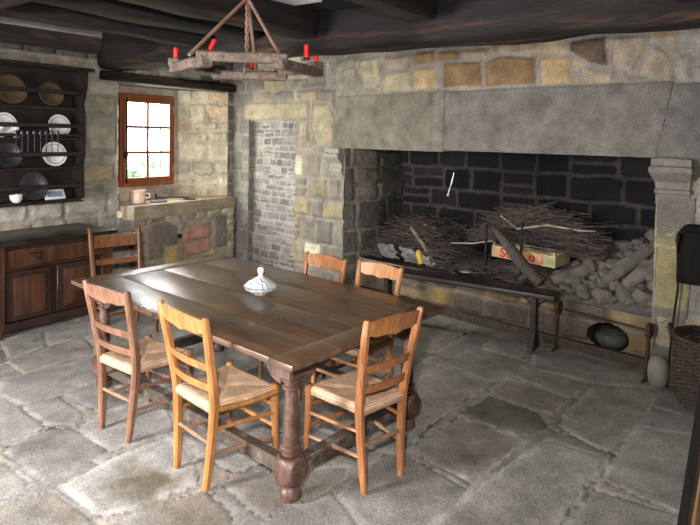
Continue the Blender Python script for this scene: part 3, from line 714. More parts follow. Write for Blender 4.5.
beam('ceiling_girder', (1.42, -1.5, 2.50), (1.50, 6.0, 2.50), .40, .36, M['beam_y'], 'heavy grey-black girder crossing the upper left corner of the photo', 2, nseg=26)
JL = ['dark ceiling joist nearest the window wall, above the plate rack', 'dark ceiling joist second from the window wall', 'dark ceiling joist with rusty worn patches, third from the window wall',
      'dark ceiling joist fourth from the window wall, above the chandelier', 'dark ceiling joist fifth from the window wall, at the top edge']
for i, (y, w, h, z) in enumerate(((4.98, .16, .13, 2.50), (4.36, .24, .12, 2.60), (3.78, .24, .12, 2.62), (3.11, .22, .12, 2.58), (2.05, .2, .12, 2.62))):
    x0, x1 = (1.66, 3.0 if i == 0 else 3.70)
    beam('ceiling_joist', (x0, y, z), (x1, y - .03, z), w, h + (.0 if i == 0 else .12), M['beam_x'], JL[i], 5 + i, amp=.022 if i else .008)
o = MB().bb((1.6, 4.885, 2.63), (3.02, 5.10, 2.70), .004).build('shelf_board', M['greyboard']); tag(o, 'dusty grey board lying along the top of the joist above the plate rack', 'board')
o = MB().bb((2.85, 2.70, 2.775), (3.40, 2.99, 2.80)).build('ceiling_panel', M['pale_board']); tag(o, 'pale plastered patch between the blackened joists above the chandelier', 'ceiling panel')
for i, y in enumerate((-1.0, .4)):
    beam('ceiling_joist', (1.6, y, 2.60), (3.9, y, 2.60), .2, .25, M['beam_x'], ('dark ceiling joist nearest the front wall', 'dark ceiling joist sixth from the window wall')[i], 20 + i)

# ------------------------------------------------------------------ plate rack on the window wall
RX0, RX1, RZ0, RZ1 = 1.92, 3.40, 1.11, 2.42
rk = thing('plate_rack', 'dark wall-hung plate rack with guard rails, crockery and hanging spoons', 'plate rack', (0, 0, 0))
RY0, RY1 = 5.80, 6.02
MB().bb((RX0, RY1 - .02, RZ0), (RX1 - .03, RY1, RZ1)).build('back_panel', M['rack'], rk)
for x in (RX0, RX1 - .035):
    m = MB(); m.prism([(RY0 + .02, RZ0), (RY0 + .03, 1.5), (RY0, 1.58), (RY0, 2.0), (RY0 + .03, 2.08), (RY0 - .03, 2.25), (RY0 - .05, RZ1), (RY1, RZ1), (RY1, RZ0)], 0, x, x + .035)
    m.build('side_panel', M['rack'], rk, smooth=False)
MB().bb((RX0 - .03, RY0 - .09, RZ1), (RX1 + .05, RY1, RZ1 + .03), .006).build('cornice', M['rack'], rk)
for z in (2.04, 1.735, 1.44, 1.11):
    MB().bb((RX0 + .03, RY0 + .03, z - .022), (RX1 - .03, RY1 - .02, z)).build('shelf', M['rack'], rk)
for z in (2.19, 1.855, 1.57, 1.25):
    MB().bb((RX0 + .03, RY0, z - .02), (RX1 - .03, RY0 + .018, z + .022), .004).build('rail', M['rack'], rk)
MB().bb((RX0 + .03, RY0 - .0, 1.745), (RX1 - .03, RY0 + .02, 1.775), .004).build('spoon_rail', M['rack'], rk)
MB().bb((RX0, RY0 + .02, RZ0 - .03), (RX1, RY1, RZ0 - .022), .002).build('bottom_board', M['rack'], rk)
o = MB().bb((2.42, 5.99, 2.45), (2.46, 6.02, 2.75)).build('iron_strap', M['iron']); tag(o, 'dark iron strap holding the plate rack to the wall', 'strap')

def plate(x, z, r, label, mat, name='plate', y=5.90, cat='plate', ring=True, tilt=.22, group=None):
    t = thing(name, label, cat, (x, y, z + r * math.cos(tilt) + .004), 0, group)
    Mx = Matrix.Rotation(R(90) - tilt, 4, 'X')
    MB().lathe([(0, .006), (r * .58, .006), (r * .68, .016), (r, .024), (r * .99, .030), (r * .66, .022), (r * .56, .013), (0, .013)], 32).xf(Mx).build('dish', mat, t)
    if ring:
        MB().lathe([(r * .78, .0225), (r * .84, .0245), (r * .84, .0285), (r * .78, .0270), (r * .78, .0225)], 32).xf(Mx).build('painted_ring', M['blue'], t)
        MB().lathe([(0, .013), (r * .16, .013), (r * .14, .0145), (0, .0145)], 12).xf(Mx).build('painted_motif', M['blue'], t)
    return t
plate(3.165, 1.735, .115, 'white plate upright behind the second rail, right end of the rack', M['ceramic'])
plate(2.64, 1.735, .115, 'white plate upright behind the second rail, cut by the left photo edge', M['ceramic'])
plate(3.115, 1.44, .125, 'white patterned plate upright behind the third rail, right side', M['ceramic'])
plate(2.68, 1.44, .120, 'dull pewter plate upright behind the third rail, left side', M['pewter'], ring=False)
plate(2.91, 1.11, .14, 'dark pewter dish upright on the bottom shelf of the rack', M['pewter'], name='dish', cat='dish', ring=False)
for x, r, lb in ((2.70, .145, 'brown round wicker tray on the top shelf, left one'), (3.08, .125, 'brown round wicker tray on the top shelf, right one')):
    t = plate(x, 2.04, r, lb, M['brown'], name='wicker_tray', cat='tray', ring=False, tilt=.3)
t = thing('small_bowl', 'small white bowl at the left of the bottom rack shelf', 'bowl', (2.74, 5.87, 1.11))
MB().lathe([(0, 0), (.03, 0), (.055, .03), (.06, .075), (.055, .075), (.05, .035), (0, .012)], 24).build('bowl', M['ceramic'], t)
t = thing('patterned_dish', 'oblong white dish with grey pattern on the bottom rack shelf', 'dish', (3.12, 5.89, 1.115), 0)
Mx = Matrix.Translation((0, 0, .045)) @ Matrix.Rotation(R(60), 4, 'X')
MB().box((0, 0, 0), (.21, .11, .02), bev=.009, seg=2).xf(Mx).build('tray', M['ceramic'], t)
MB().box((0, 0, .011), (.15, .06, .003)).xf(Mx).build('pattern', M['blue'], t)
SPN = ['one of the pewter spoons hanging from the rack rail']
px = [2.70, 2.755, 2.81, 2.87, 2.93, 2.985, 3.04, 3.10]
for i, x in enumerate(px):
    t = thing('hanging_spoon', ('first', 'second', 'third', 'fourth', 'fifth', 'sixth', 'seventh', 'eighth')[i] + ' from the left of the eight grey metal spoons hanging on the rack', 'spoon', (x, 5.785, 1.60), 0, 'spoons on the rack rail')
    MB().tube([(0, 0, .0), (0, 0, .12), (0, -.004, .16)], [.005, .0035, .004], 6).build('handle', M['pewter'], t)
    MB().lathe([(0, -.012), (.013, -.004), (.016, .012), (.012, .03), (0, .04)], 10, c=(0, 0, .17)).xf(Matrix.Diagonal((1, .35, 1, 1))).build('bowl', M['pewter'], t)
for i, (x, lb) in enumerate(((2.60, 'stemmed glass on the second rack shelf at the photo edge'), (2.735, 'stemmed glass standing between the two upright white plates'))):
    t = tag(MB().lathe([(0, 0), (.03, 0), (.03, .004), (.006, .008), (.006, .05), (.028, .07), (.032, .12), (.030, .12), (.026, .072), (0, .06)], 18).build('drinking_glass', M['crystal']), lb, 'glass')
    t.location = (x, 5.86, 1.737)

# ------------------------------------------------------------------ sideboard
SX0, SX1, SYF, SYB, SH = 2.20, 3.40, 5.34, 6.00, .83
sb = thing('sideboard', 'low dark carved sideboard under the plate rack', 'sideboard', (0, 0, 0))
m = MB().bb((SX0, SYF + .03, .03), (SX1, SYB, SH - .035)).build('body', M['dresser'], sb, smooth=False)
MB().bb((SX0 - .04, SYF - .04, SH - .035), (SX1 + .05, SYB + .0, SH), .008, 2).build('worktop', wood('worn_black_top', (22, 15, 13), (44, 32, 27), 0, 1, .4, .1), sb)
for x in (SX0, SX1 - .09):
    m = MB(); w = .19 if x == SX0 else .09
    m.prism([(x, 0), (x + w * .8, 0), (x + w * .92, .05), (x + w, .12), (x + w, SH - .035), (x, SH - .035)], 1, SYF - .015, SYF + .06)
    m.build('corner_post', M['dresser_v'], sb, smooth=False)
MB().bb((SX0 + .19, SYF, .60), (SX1 - .09, SYF + .03, .755), .006).build('drawer', M['dresser_v'], sb)
MB().bb((SX0 + .17, SYF - .005, .575), (SX1 - .09, SYF + .03, .60), .004).build('rail', M['dresser'], sb)
m = MB(); m.bb((2.60, SYF - .012, .70), (2.72, SYF, .715), .003).tube([(2.62, SYF - .012, .685), (2.64, SYF - .03, .665), (2.68, SYF - .03, .665), (2.70, SYF - .012, .685)], .006, 8)
m.build('drawer_pull', M['iron'], sb)
for x0, x1 in ((2.43, 2.78), (2.88, 3.22)):
    d = MB().bb((x0 - .02, SYF + .005, .13), (x1 + .02, SYF + .03, .565), .004).build('door', M['dresser'], sb)
    m = MB().bb((x0 + .035, SYF - .012, .175), (x1 - .035, SYF + .006, .52), .012, 2); m.build('panel', M['dresser_v'], d)
    MB().lathe([(0, 0), (.012, 0), (.012, .01), (0, .02)], 10).xf(Matrix.Translation((x0 + .01 if x0 > 2.6 else x1 - .01, SYF + .005, .36)) @ Matrix.Rotation(R(90), 4, 'X')).build('knob', M['iron'], d)
m = MB(); pts = [(SX0 + .15, .0), (SX0 + .22, .07)] + [(SX0 + .25 + k * .08, .055 + .02 * math.sin(k * 1.3)) for k in range(8)] + [(SX1 - .09, 0.02), (SX1 - .09, .12), (SX0 + .15, .12)]
m.prism(pts, 1, SYF - .01, SYF + .04); m.build('plinth', M['dresser'], sb, smooth=False)

# ------------------------------------------------------------------ table
TZ = .757
tb = thing('dining_table', 'large dark waxed oak table with turned legs and floor stretchers in the room centre', 'table', (2.76, 2.79, 0), R(-5.6))
hx, hy = .65, 1.13
tt = MB()
tt.bb((-hx, -hy, TZ - .030), (hx, -hy + .16, TZ), .008, 2); tt.bb((-hx, hy - .16, TZ - .030), (hx, hy, TZ), .008, 2)
xs = [-hx, -.36, -.02, .33, hx]
for i in range(4): tt.bb((xs[i] + .001, -hy + .162, TZ - .030), (xs[i + 1] - .001, hy - .162, TZ - .0005 * (i % 2)), .004, 2)
tt.build('tabletop', M['table'], tb)
lx, ly = .49, .96
ap = MB()
for sgn in (-1, 1):
    ap.bb((-lx, sgn * ly - .02, TZ - .115), (lx, sgn * ly + .02, TZ - .036)); ap.bb((sgn * lx - .02, -ly, TZ - .115), (sgn * lx + .02, ly, TZ - .036))
ap.build('apron', M['table'], tb)
M['legdark'] = M['tableleg']
for i, (ax, ay) in enumerate(((-1, -1), (1, -1), (-1, 1), (1, 1))):
    m = MB(); c = (ax * lx, ay * ly, 0)
    prof = [(.0, 0), (.038, 0), (.052, .012), (.056, .04), (.050, .065), (.034, .078), (.034, .088)]
    m.lathe(prof, 24, c)
    # faceted block where the stretchers meet: a cube with its corners turned away
    b = bmesh.new(); bmesh.ops.create_cube(b, size=.132)
    bmesh.ops.subdivide_edges(b, edges=list(b.edges), cuts=15, use_grid_fill=True)
    for v in b.verts:      # each face keeps a round flat medallion
        if v.co.length > .088: v.co *= .088 / v.co.length
    b.transform(Matrix.Translation((c[0], c[1], .158))); m._add(b)
    prof = [(.034, .226), (.046, .234), (.046, .246), (.036, .252), (.036, .258), (.050, .266), (.050, .276), (.037, .284), (.039, .32), (.038, .42), (.035, .5), (.033, .555), (.046, .562), (.046, .574), (.036, .58), (.036, .592), (.05, .60), (.05, .612)]
    m.lathe(prof, 24, c)
    m.box((c[0], c[1], .665), (.105, .105, .115), bev=.012)
    leg = m.build('leg', M['tableleg'], tb)
    br = MB()   # curved brackets under the apron
    for dx, dy in ((-ax, 0), (0, -ay)):
        pts = [(0, .14), (0, 0)] + [(.13 * math.sin(k / 6 * PI / 2), .14 * (1 - math.cos(k / 6 * PI / 2))) for k in range(1, 7)]
        if dx: br.prism([(c[0] + dx * (.05 + p[0]), .572 + p[1]) for p in pts], 1, c[1] - .028, c[1] + .028)
        else: br.prism([(c[1] + dy * (.05 + p[0]), .572 + p[1]) for p in pts], 0, c[0] - .028, c[0] + .028)
    br.build('bracket', M['tableleg'], leg, smooth=False)
for sgn in (-1, 1):
    MB().bb((sgn * lx - .034, -ly + .05, .118), (sgn * lx + .034, ly - .05, .192), .008).build('stretcher', M['dusty'], tb)
    MB().bb((-lx + .05, sgn * ly - .034, .119), (lx - .05, sgn * ly + .034, .191), .008).build('stretcher', M['dusty'], tb)

# butter dish
bd = thing('crystal_dish', 'lidded cut-crystal dish standing on the big table', 'dish', (2.80, 2.70, TZ + .001))
fl = lambda a, z: .03 * math.cos(a * 16)
MB().lathe([(0, .0), (.045, 0), (.05, .008), (.07, .014), (.10, .035), (.108, .05), (.100, .05), (.08, .03), (0, .014)], 64, wob=fl).build('bowl', M['crystal'], bd)
MB().lathe([(.098, .052), (.104, .056), (.085, .075), (.055, .092), (.03, .108), (.014, .122), (.011, .128), (0, .128)], 64, wob=lambda a, z: .04 * math.cos(a * 16)).build('lid', M['crystal'], bd)
MB().lathe([(0, .124), (.012, .126), (.022, .142), (.024, .158), (.018, .174), (0, .182)], 14).build('finial', M['crystal'], bd)

# ------------------------------------------------------------------ chairs
def chair(name, label, loc, yaw, mat, H=.90, wf=.27, ws=.35, wt=.42, wfr=.42, dp=.36, style='curved', lean=.085, seatz=.44, srail=True, group=None, slats=2):
    """local +X is forwards; origin between the rear feet"""
    t = thing(name, label, 'chair', loc, yaw, group)
    def post(z, sg):      # axis of a rear post at height z
        if z <= seatz: k = z / seatz; return Vector((.0 + .02 * math.sin(k * PI / 2), sg * (wf + (ws - wf) * k) / 2, z))
        k = (z - seatz) / (H - seatz); return Vector((.02 - lean * k ** 1.15, sg * (ws + (wt - ws) * k) / 2, z))
    for sg in (-1, 1):
        m = MB(); zs = [0, .1, .2, .3, .38, .44, .5, .6, .7, .8, H - .01, H]
        pts = [post(z, sg) for z in zs]; rad = [.017, .020, .022, .023, .024, .025, .024, .023, .022, .021, .018, .010]
        rings = []
        for p, r_ in zip(pts, rad):      # rounded square section
            rings.append([m.bm.verts.new(p + Vector((x * r_, y * r_ * .88, 0))) for x, y in ((1, .5), (.5, 1), (-.5, 1), (-1, .5), (-1, -.5), (-.5, -1), (.5, -1), (1, -.5))])
        for i in range(len(rings) - 1):
            for k in range(8): m.bm.faces.new((rings[i][k], rings[i][(k + 1) % 8], rings[i + 1][(k + 1) % 8], rings[i + 1][k]))
        m.bm.faces.new(rings[0][::-1]); m.bm.faces.new(rings[-1])
        m.build('rear_post', mat, t)
    fx = .02 + dp
    for sg in (-1, 1):
        m = MB(); y = sg * wfr / 2
        m.tube([(fx + .012, y * 1.03, 0), (fx + .006, y * 1.02, .15), (fx, y, .34), (fx, y, seatz - .02), (fx, y, seatz + .012), (fx, y, seatz + .017)], [.013, .018, .021, .0225, .0215, .013], 10)
        m.build('front_leg', mat, t)
    def slab(name_, z_lo, z_hi, bow, th=.014, n=16):
        m = MB(); rows = []
        zc = (z_lo(0) + z_hi(0)) / 2
        P0, P1 = post(zc, -1), post(zc, 1)
        for i in range(n + 1):
            u = -1 + 2 * i / n
            col = []
            for zz in (z_lo(u), (z_lo(u) + z_hi(u)) / 2, z_hi(u)):
                a = post(zz, -1); b = post(zz, 1); c = a.lerp(b, (u + 1) / 2)
                bx = -bow * (1 - u * u)
                col.append((Vector((c.x + bx - th / 2, c.y, zz)), Vector((c.x + bx + th / 2, c.y, zz))))
            rows.append([(m.bm.verts.new(a), m.bm.verts.new(b)) for a, b in col])
        for i in range(n):
            for k in range(2):
                m.bm.faces.new((rows[i][k][0], rows[i + 1][k][0], rows[i + 1][k + 1][0], rows[i][k + 1][0]))
                m.bm.faces.new((rows[i][k][1], rows[i][k + 1][1], rows[i + 1][k + 1][1], rows[i + 1][k][1]))
            m.bm.faces.new((rows[i][2][0], rows[i + 1][2][0], rows[i + 1][2][1], rows[i][2][1]))
            m.bm.faces.new((rows[i][0][0], rows[i][0][1], rows[i + 1][0][1], rows[i + 1][0][0]))
        for e in (0, n):
            m.bm.faces.new((rows[e][0][0], rows[e][1][0], rows[e][1][1], rows[e][0][1])); m.bm.faces.new((rows[e][1][0], rows[e][2][0], rows[e][2][1], rows[e][1][1]))
        return m.build(name_, mat, t, ang=35)
    if style == 'curved':
        top = lambda u: H - .018 + .016 * (1 - u * u)
        bot = lambda u: H - .084 - .013 * (1 - u * u) - .004 * math.cos(u * PI * 3) - .003 * math.exp(-(u / .12) ** 2)
        slab('top_rail', bot, top, .022, .018)
        gapz = (H - .10 - seatz)
        for k in range(slats):
            zc = seatz + gapz * ((.24, .54)[k] if slats == 2 else .5)
            slab('slat', lambda u: zc - .02 + .010 * (1 - u * u) * .6, lambda u: zc + .020 + .012 * (1 - u * u) * .6, .03, .011)
    else:
        slab('top_rail', lambda u: H - .185, lambda u: H - .075, .012, .018)
        slab('slat', lambda u: seatz + .14, lambda u: seatz + .19, .012, .014)
    # woven rush seat: four triangular fields rising to the ridges
    n = 28; x0, x1 = .0, fx + .012; m = bmesh.new(); lay = m.verts.layers.float.new('ring'); g = []
    def wid(a): return (ws / 2 - .006) + (wfr / 2 + .008 - (ws / 2 - .006)) * a
    for i in range(n + 1):
        row = []
        for j in range(n + 1):
            a = i / n; b_ = j / n * 2 - 1; w = wid(a)
            x = x0 + (x1 - x0) * a; y = b_ * w
            dx = min(a, 1 - a) * (x1 - x0); dy = (1 - abs(b_)) * w; d = min(dx, dy)
            e = min(1, d / .022)
            z = seatz - .012 + .020 * math.sqrt(max(0, 1 - (1 - e) ** 2)) + .004 * mnoise.noise(Vector((x * 9, y * 9, yaw)))
            z -= .010 * math.exp(-((dx - dy) / .02) ** 2) * min(1, d / .05) + .010 * (1 - b_ * b_) * math.sin(a * PI)
            v = m.verts.new((x, y, z)); v[lay] = d; row.append(v)
        g.append(row)
    for i in range(n):
        for j in range(n): m.faces.new((g[i][j], g[i + 1][j], g[i + 1][j + 1], g[i][j + 1]))
    lowr = []
    per = [g[i][0] for i in range(n)] + [g[n][j] for j in range(n)] + [g[i][n] for i in range(n, 0, -1)] + [g[0][j] for j in range(n, 0, -1)]
    for v in per:
        q = m.verts.new((v.co.x, v.co.y, v.co.z - .028)); q[lay] = (v.co.x + v.co.y); lowr.append(q)
    for i in range(len(per)): m.faces.new((per[i], per[(i + 1) % len(per)], lowr[(i + 1) % len(per)], lowr[i]))
    m.faces.new(lowr)
    bmesh.ops.recalc_face_normals(m, faces=list(m.faces))
    me = bpy.data.meshes.new('seat'); m.to_mesh(me); m.free()
    link('seat', me, M['rush'], t, smooth=True)
    if srail:     # wooden lip along the two sides of the rush
        for sg in (-1, 1):
            mm = MB(); q = []
            for k in range(9):
                a = k / 8; x = x0 + .02 + (x1 - x0 - .035) * a; y = sg * (wid(a) + .011)
                q.append((x, y, seatz - .022 - .012 * math.sin(a * PI)))
            mm.tube(q, .020, 8, sx=.75); mm.build('seat_rail', mat, t)
    # rungs
    def fl(z, sg): return Vector((fx + .006, sg * wfr / 2 * 1.01, z))
    for sg in (-1, 1):
        for z in (.17, .30):
            a, b_ = post(z + .01, sg), fl(z, sg)
            MB().tube([a, a.lerp(b_, .5), b_], [.009, .0125, .009], 8).build('rung', M['stretch'] if z < .2 else mat, t)
    for z in (.22, .335): MB().tube([fl(z, -1), fl(z, 0) * 1 + Vector((0, 0, 0)), fl(z, 1)], [.010, .013, .010], 8).build('rung', mat, t)
    MB().tube([post(.235, -1), post(.235, -1).lerp(post(.235, 1), .5), post(.235, 1)], [.009, .0125, .009], 8).build('rung', M['stretch'], t)
    return t
chair('ladderback_chair', 'worn brown rush-seated chair at the left end of the table side', (2.02, 3.125, 0), R(0), M['chairA'], srail=False, H=.91, wf=.27, ws=.355, wt=.42)
chair('ladderback_chair', 'honey-coloured rush-seated chair at the near table side, left of the near leg', (2.0, 2.41, 0), R(-8.5), M['chairB'], H=.91, wf=.28, ws=.36, wt=.44)
chair('ladderback_chair', 'russet rush-seated chair at the right end of the table', (2.565, 1.585, 0), R(76.5), M['chairC'], srail=False, H=.91, wf=.26, ws=.31, wt=.385, wfr=.40)
chair('high_back_chair', 'dark square-railed chair standing between table and sideboard', (3.20, 4.93, 0), R(-105.4), M['chairD'], H=.92, wf=.38, ws=.42, wt=.45, wfr=.45, style='square')
chair('ladderback_chair', 'brown chair at the far table side, the one farther from the camera', (3.45, 2.72, 0), R(174), M['chairC'], H=.90, wf=.30, ws=.35, wt=.40, wfr=.40)
chair('ladderback_chair', 'pale wooden chair at the far table side, in front of the hearth bench', (3.47, 2.245, 0), R(174.5), M['chairE'], H=.90, wf=.28, ws=.33, wt=.37, wfr=.40)

# ------------------------------------------------------------------ chandelier
ch = thing('chandelier', 'rustic wooden ring chandelier with red candles hung on rods', 'chandelier', (2.85, 2.90, 2.25))
CR = .46
angs = [R(12 + 60 * k) for k in range(6)]
ringp = [Vector((CR * math.cos(a), CR * math.sin(a), 0)) for a in angs]
for k in range(6):
    a, b_ = ringp[k], ringp[(k + 1) % 6]; d = (b_ - a).normalized()
    m = MB(); a2, b2 = a - d * .045, b_ + d * .045
    zo = .018 if k % 2 else -.014
    L_ = (b2 - a2).length
    rot = d.to_track_quat('X', 'Z').to_matrix().to_4x4()
    m.box((0, 0, 0), (L_, .085, .062), bev=.010); bmesh.ops.subdivide_edges(m.bm, edges=[e for e in m.bm.edges if abs(e.verts[0].co.x - e.verts[1].co.x) > .2], cuts=7)
    m.rough(.010, 9, k).xf(Matrix.Translation((a2 + b2) / 2 + Vector((0, 0, zo))) @ rot)
    m.build('ring_segment', M['chandelier'], ch, ang=30)
rv = Vector((.581, -.814, 0)); fv = Vector((.814, .581, 0))
for p in (rv * -.29 + fv * -.37, rv * .27 + fv * -.36, fv * .40):
    MB().tube([p + Vector((0, 0, .03)), Vector((p.x * .02, p.y * .02, .46))], .012, 8).build('hanging_rod', M['rope'], ch)
m = MB()
for q in (0, PI):      # twisted pair of strands
    m.tube([(.009 * math.cos(z * 60 + q), .009 * math.sin(z * 60 + q), z) for z in [.02 + .006 * i for i in range(88)]], .008, 6)
m.build('twisted_rod', M['rope'], ch)
MB().tube([(.0, .0, .05), (.02, .0, .0), (.0, .02, -.02), (-.02, 0, .0), (-.01, 0, .04)], .008, 8).build('hook', M['rope'], ch)
CL = ['red candle at the left tip of the chandelier ring', 'leaning red candle on the near left of the chandelier ring', 'red candle stub pointing down at the middle of the ring', 'tall red candle at the right of the chandelier ring', 'short red candle at the far right of the chandelier ring']
# candles: local offsets on the ring
def candle(off, h, tilt, lb, r=.014):
    t = thing('candle', lb, 'candle', Vector((2.85, 2.90, 2.25)) + Vector(off)); t.rotation_euler = tilt
    MB().lathe([(0, 0), (r, 0), (r, h * .96), (r * .7, h), (0, h - .002)], 14).build('wax', M['candle'], t)
    MB().tube([(0, 0, h - .002), (.001, 0, h + .008)], .0015, 5).build('wick', M['black_plain'], t)
    MB().lathe([(r + .006, -.0), (r + .004, .012), (r, .012)], 12).build('cup', M['iron'], t)
rv = Vector((.581, -.814, 0)); fv = Vector((.814, .581, 0))
candle(rv * -.485 + fv * .02 + Vector((0, 0, .016)), .115, (0, 0, 0), CL[0], .017)
candle(rv * -.16 + fv * -.41 + Vector((0, 0, .045)), .085, (R(14), R(20), 0), CL[1])
candle(rv * -.03 + fv * .38 + Vector((0, 0, .03)), .075, (R(5), 0, 0), CL[2])
candle(rv * .41 + fv * -.12 + Vector((0, 0, .045)), .10, (0, 0, 0), CL[3], .018)
candle(rv * .46 + fv * .12 + Vector((0, 0, .03)), .075, (R(-4), R(4), 0), CL[4])

# ------------------------------------------------------------------ bench in front of the hearth
bn = thing('hearth_bench', 'long narrow dark bench standing in front of the hearth', 'bench', (4.995, 2.33, 0), R(2.2))
m = MB(); m.box((0, .04, .485), (.24, 1.90, .045), bev=.012, seg=2); bmesh.ops.subdivide_edges(m.bm, edges=[e for e in m.bm.edges if abs(e.verts[0].co.y - e.verts[1].co.y) > .5], cuts=10)
m.rough(.006, 4, 5).build('seat_plank', M['bench'], bn)
for y in (-.72, .72):
    m = MB(); m.prism([(-.05, .46), (.05, .46), (.045, .16), (.10, .05), (.12, 0), (-.12, 0), (-.10, .05), (-.045, .16)], 1, y - .022, y + .022)
    m.build('leg', M['bench'], bn, smooth=False)
    s_ = -1 if y < 0 else 1
    MB().tube([(0, y - s_ * -.0, .34), (0, y + s_ * .06, .42), (0, y + s_ * .16, .455)], .008, 6).build('brace', M['iron'], bn)
    MB().tube([(0, y, .34), (0, y - s_ * .06, .42), (0, y - s_ * .13, .458)], .008, 6).build('brace', M['iron'], bn)

# ------------------------------------------------------------------ spit rack at the hearth edge
sp = thing('spit_rack', 'rusty iron spit bar carried by two discs at the right hearth edge', 'spit rack', (0, 0, 0))
MB().tube([(.77, .06, .375), (.0, -.07, .385)], .009, 8).xf(FRM).build('bar', M['rust'], sp)
for s0, t0, z0 in ((.75, .06, .375), (-.01, -.07, .385)):
    MB().lathe([(0, -.018), (.056, -.016), (.062, 0), (.056, .016), (0, .018)], 20).xf(FRM @ Matrix.Translation((s0, t0, z0)) @ Matrix.Rotation(R(90), 4, 'Y')).build('disc', M['rust'], sp)
    MB().tube([(s0 + .02, t0, 0.0), (s0 + .015, t0, .12), (s0, t0, z0)], [.016, .014, .013], 6).xf(FRM).build('upright', M['rust'], sp)
    MB().tube([(s0 + .02, t0 - .07, .008), (s0 + .02, t0 + .07, .008)], .01, 6).xf(FRM).build('foot', M['rust'], sp)
o = MB().lathe([(0, 0), (.06, 0), (.105, .05), (.118, .11), (.10, .15), (.095, .15), (.11, .11), (.06, .012), (0, .012)], 28).build('glazed_bowl', M['greenpot'])
o.scale = (1.1, 1.15, .85); o.location = WP(.43, .41, .022); tag(o, 'greenish glazed bowl tucked in the arched hole under the hearth', 'bowl')

# ------------------------------------------------------------------ things on the hearth
def brushwood(name, label, s0, s1, t0, t1, zb, zh, n, seed, mat, rr=(.0025, .006), dirn=None, arch=True):
    rd = random.Random(seed); m = MB()
    for i in range(n):
        a = rd.gauss(0, .5) if dirn is None else dirn + rd.gauss(0, .25)
        L_ = rd.uniform(.25, .75) * (s1 - s0) * .6
        s = rd.uniform(s0, s1); t = rd.uniform(t0, t1)
        k = 1 - ((s - (s0 + s1) / 2) / ((s1 - s0) / 2)) ** 2
        z = zb + (zh * (k if arch else 1)) * rd.random() ** .6
        d = Vector((math.cos(a), math.sin(a) * .5, rd.gauss(0, .14)))
        p = Vector((s, t, z)); pts = []
        for q in range(5):
            w = p + d * (L_ * (q / 4 - .5)) + Vector((rd.gauss(0, .008), rd.gauss(0, .008), rd.gauss(0, .010)))
            w.x = min(max(w.x, s0 - .05), s1 + .05); w.y = min(max(w.y, .28), 1.0); w.z = max(w.z, zb)
            pts.append(w)
        r_ = rd.uniform(*rr)
        m.tube(pts, [r_, r_, r_ * .85, r_ * .7, r_ * .4], 4, caps=False)
    o = m.xf(FRM).build(name, mat, None, smooth=False)
    return tag(o, label, 'brushwood', kind='stuff')
brushwood('brushwood_pile', 'dark tangled brushwood heaped on the left side of the hearth', 2.08, 3.18, .32, .98, .42, .48, 900, 1, M['twig'], rr=(.003, .007))
brushwood('brushwood_pile', 'bundle of thin twigs piled above the fruit crate on the hearth', .62, 1.95, .56, .99, .72, .40, 900, 2, M['twig'], rr=(.003, .007))
brushwood('brushwood_pile', 'low scatter of dark sticks on the hearth behind the bench', 1.25, 2.3, .34, .8, .41, .10, 200, 3, M['twig'], rr=(.004, .009))
def stick(pts, r, label, mat='twig_pale', name='split_stick', cat='stick'):
    m = MB().tube(pts, r, 6).rough(.004, 12, len(label)).xf(FRM)
    return tag(m.build(name, M[mat]), label, cat)
stick([(2.62, .42, .80), (2.42, .40, .62), (2.24, .36, .45)], [.02, .021, .016], 'pale split stick leaning diagonally out of the left brushwood')
stick([(2.62, .55, .86), (2.38, .55, .80)], [.012, .010], 'short pale stick lying on top of the left brushwood')
stick([(2.14, .5, .68), (1.85, .48, .72), (1.62, .46, .78)], [.008, .009, .007], 'thin pale stick pointing at the grey log end')
stick([(1.95, .40, .42), (1.72, .38, .45)], [.010, .009], 'pale stick lying flat just behind the bench')
stick([(1.40, .52, .92), (1.1, .55, .99), (.80, .58, .97), (.66, .58, .98)], [.009, .010, .008, .005], 'long pale twig curving over the top of the twig bundle')
stick([(1.62, .6, 1.02), (1.42, .56, .92)], [.008, .006], 'short pale twig poking up left of the twig bundle')
log = thing('leaning_log', 'grey ash-covered branch leaning across the fruit crate', 'log', (0, 0, 0))
MB().tube([(1.62, .46, .90), (1.50, .42, .84), (1.34, .38, .70), (1.2, .36, .58), (1.05, .36, .47)], [.024, .046, .052, .056, .060], 12).rough(.016, 9, 3).xf(FRM).build('branch', M['bark'], log)
for q, (s0, t0, z0, s1, t1, z1, r0, lb) in enumerate(((1.9, .62, .46, 1.0, .66, .46, .055, 'dark charred log lying under the left part of the crate'), (1.75, .80, .46, .9, .84, .46, .06, 'dark charred log lying under the back of the crate'), (1.30, .42, .44, 1.12, .40, .58, .03, 'short forked grey branch below the leaning branch'))):
    o = MB().tube([(s0, t0, z0), ((s0 + s1) / 2, (t0 + t1) / 2, (z0 + z1) / 2 + .01), (s1, t1, z1)], [r0, r0 * 1.05, r0 * .9], 12).rough(.010, 9, q).xf(FRM).build('firewood_log', M['bark'])
    tag(o, lb, 'log')
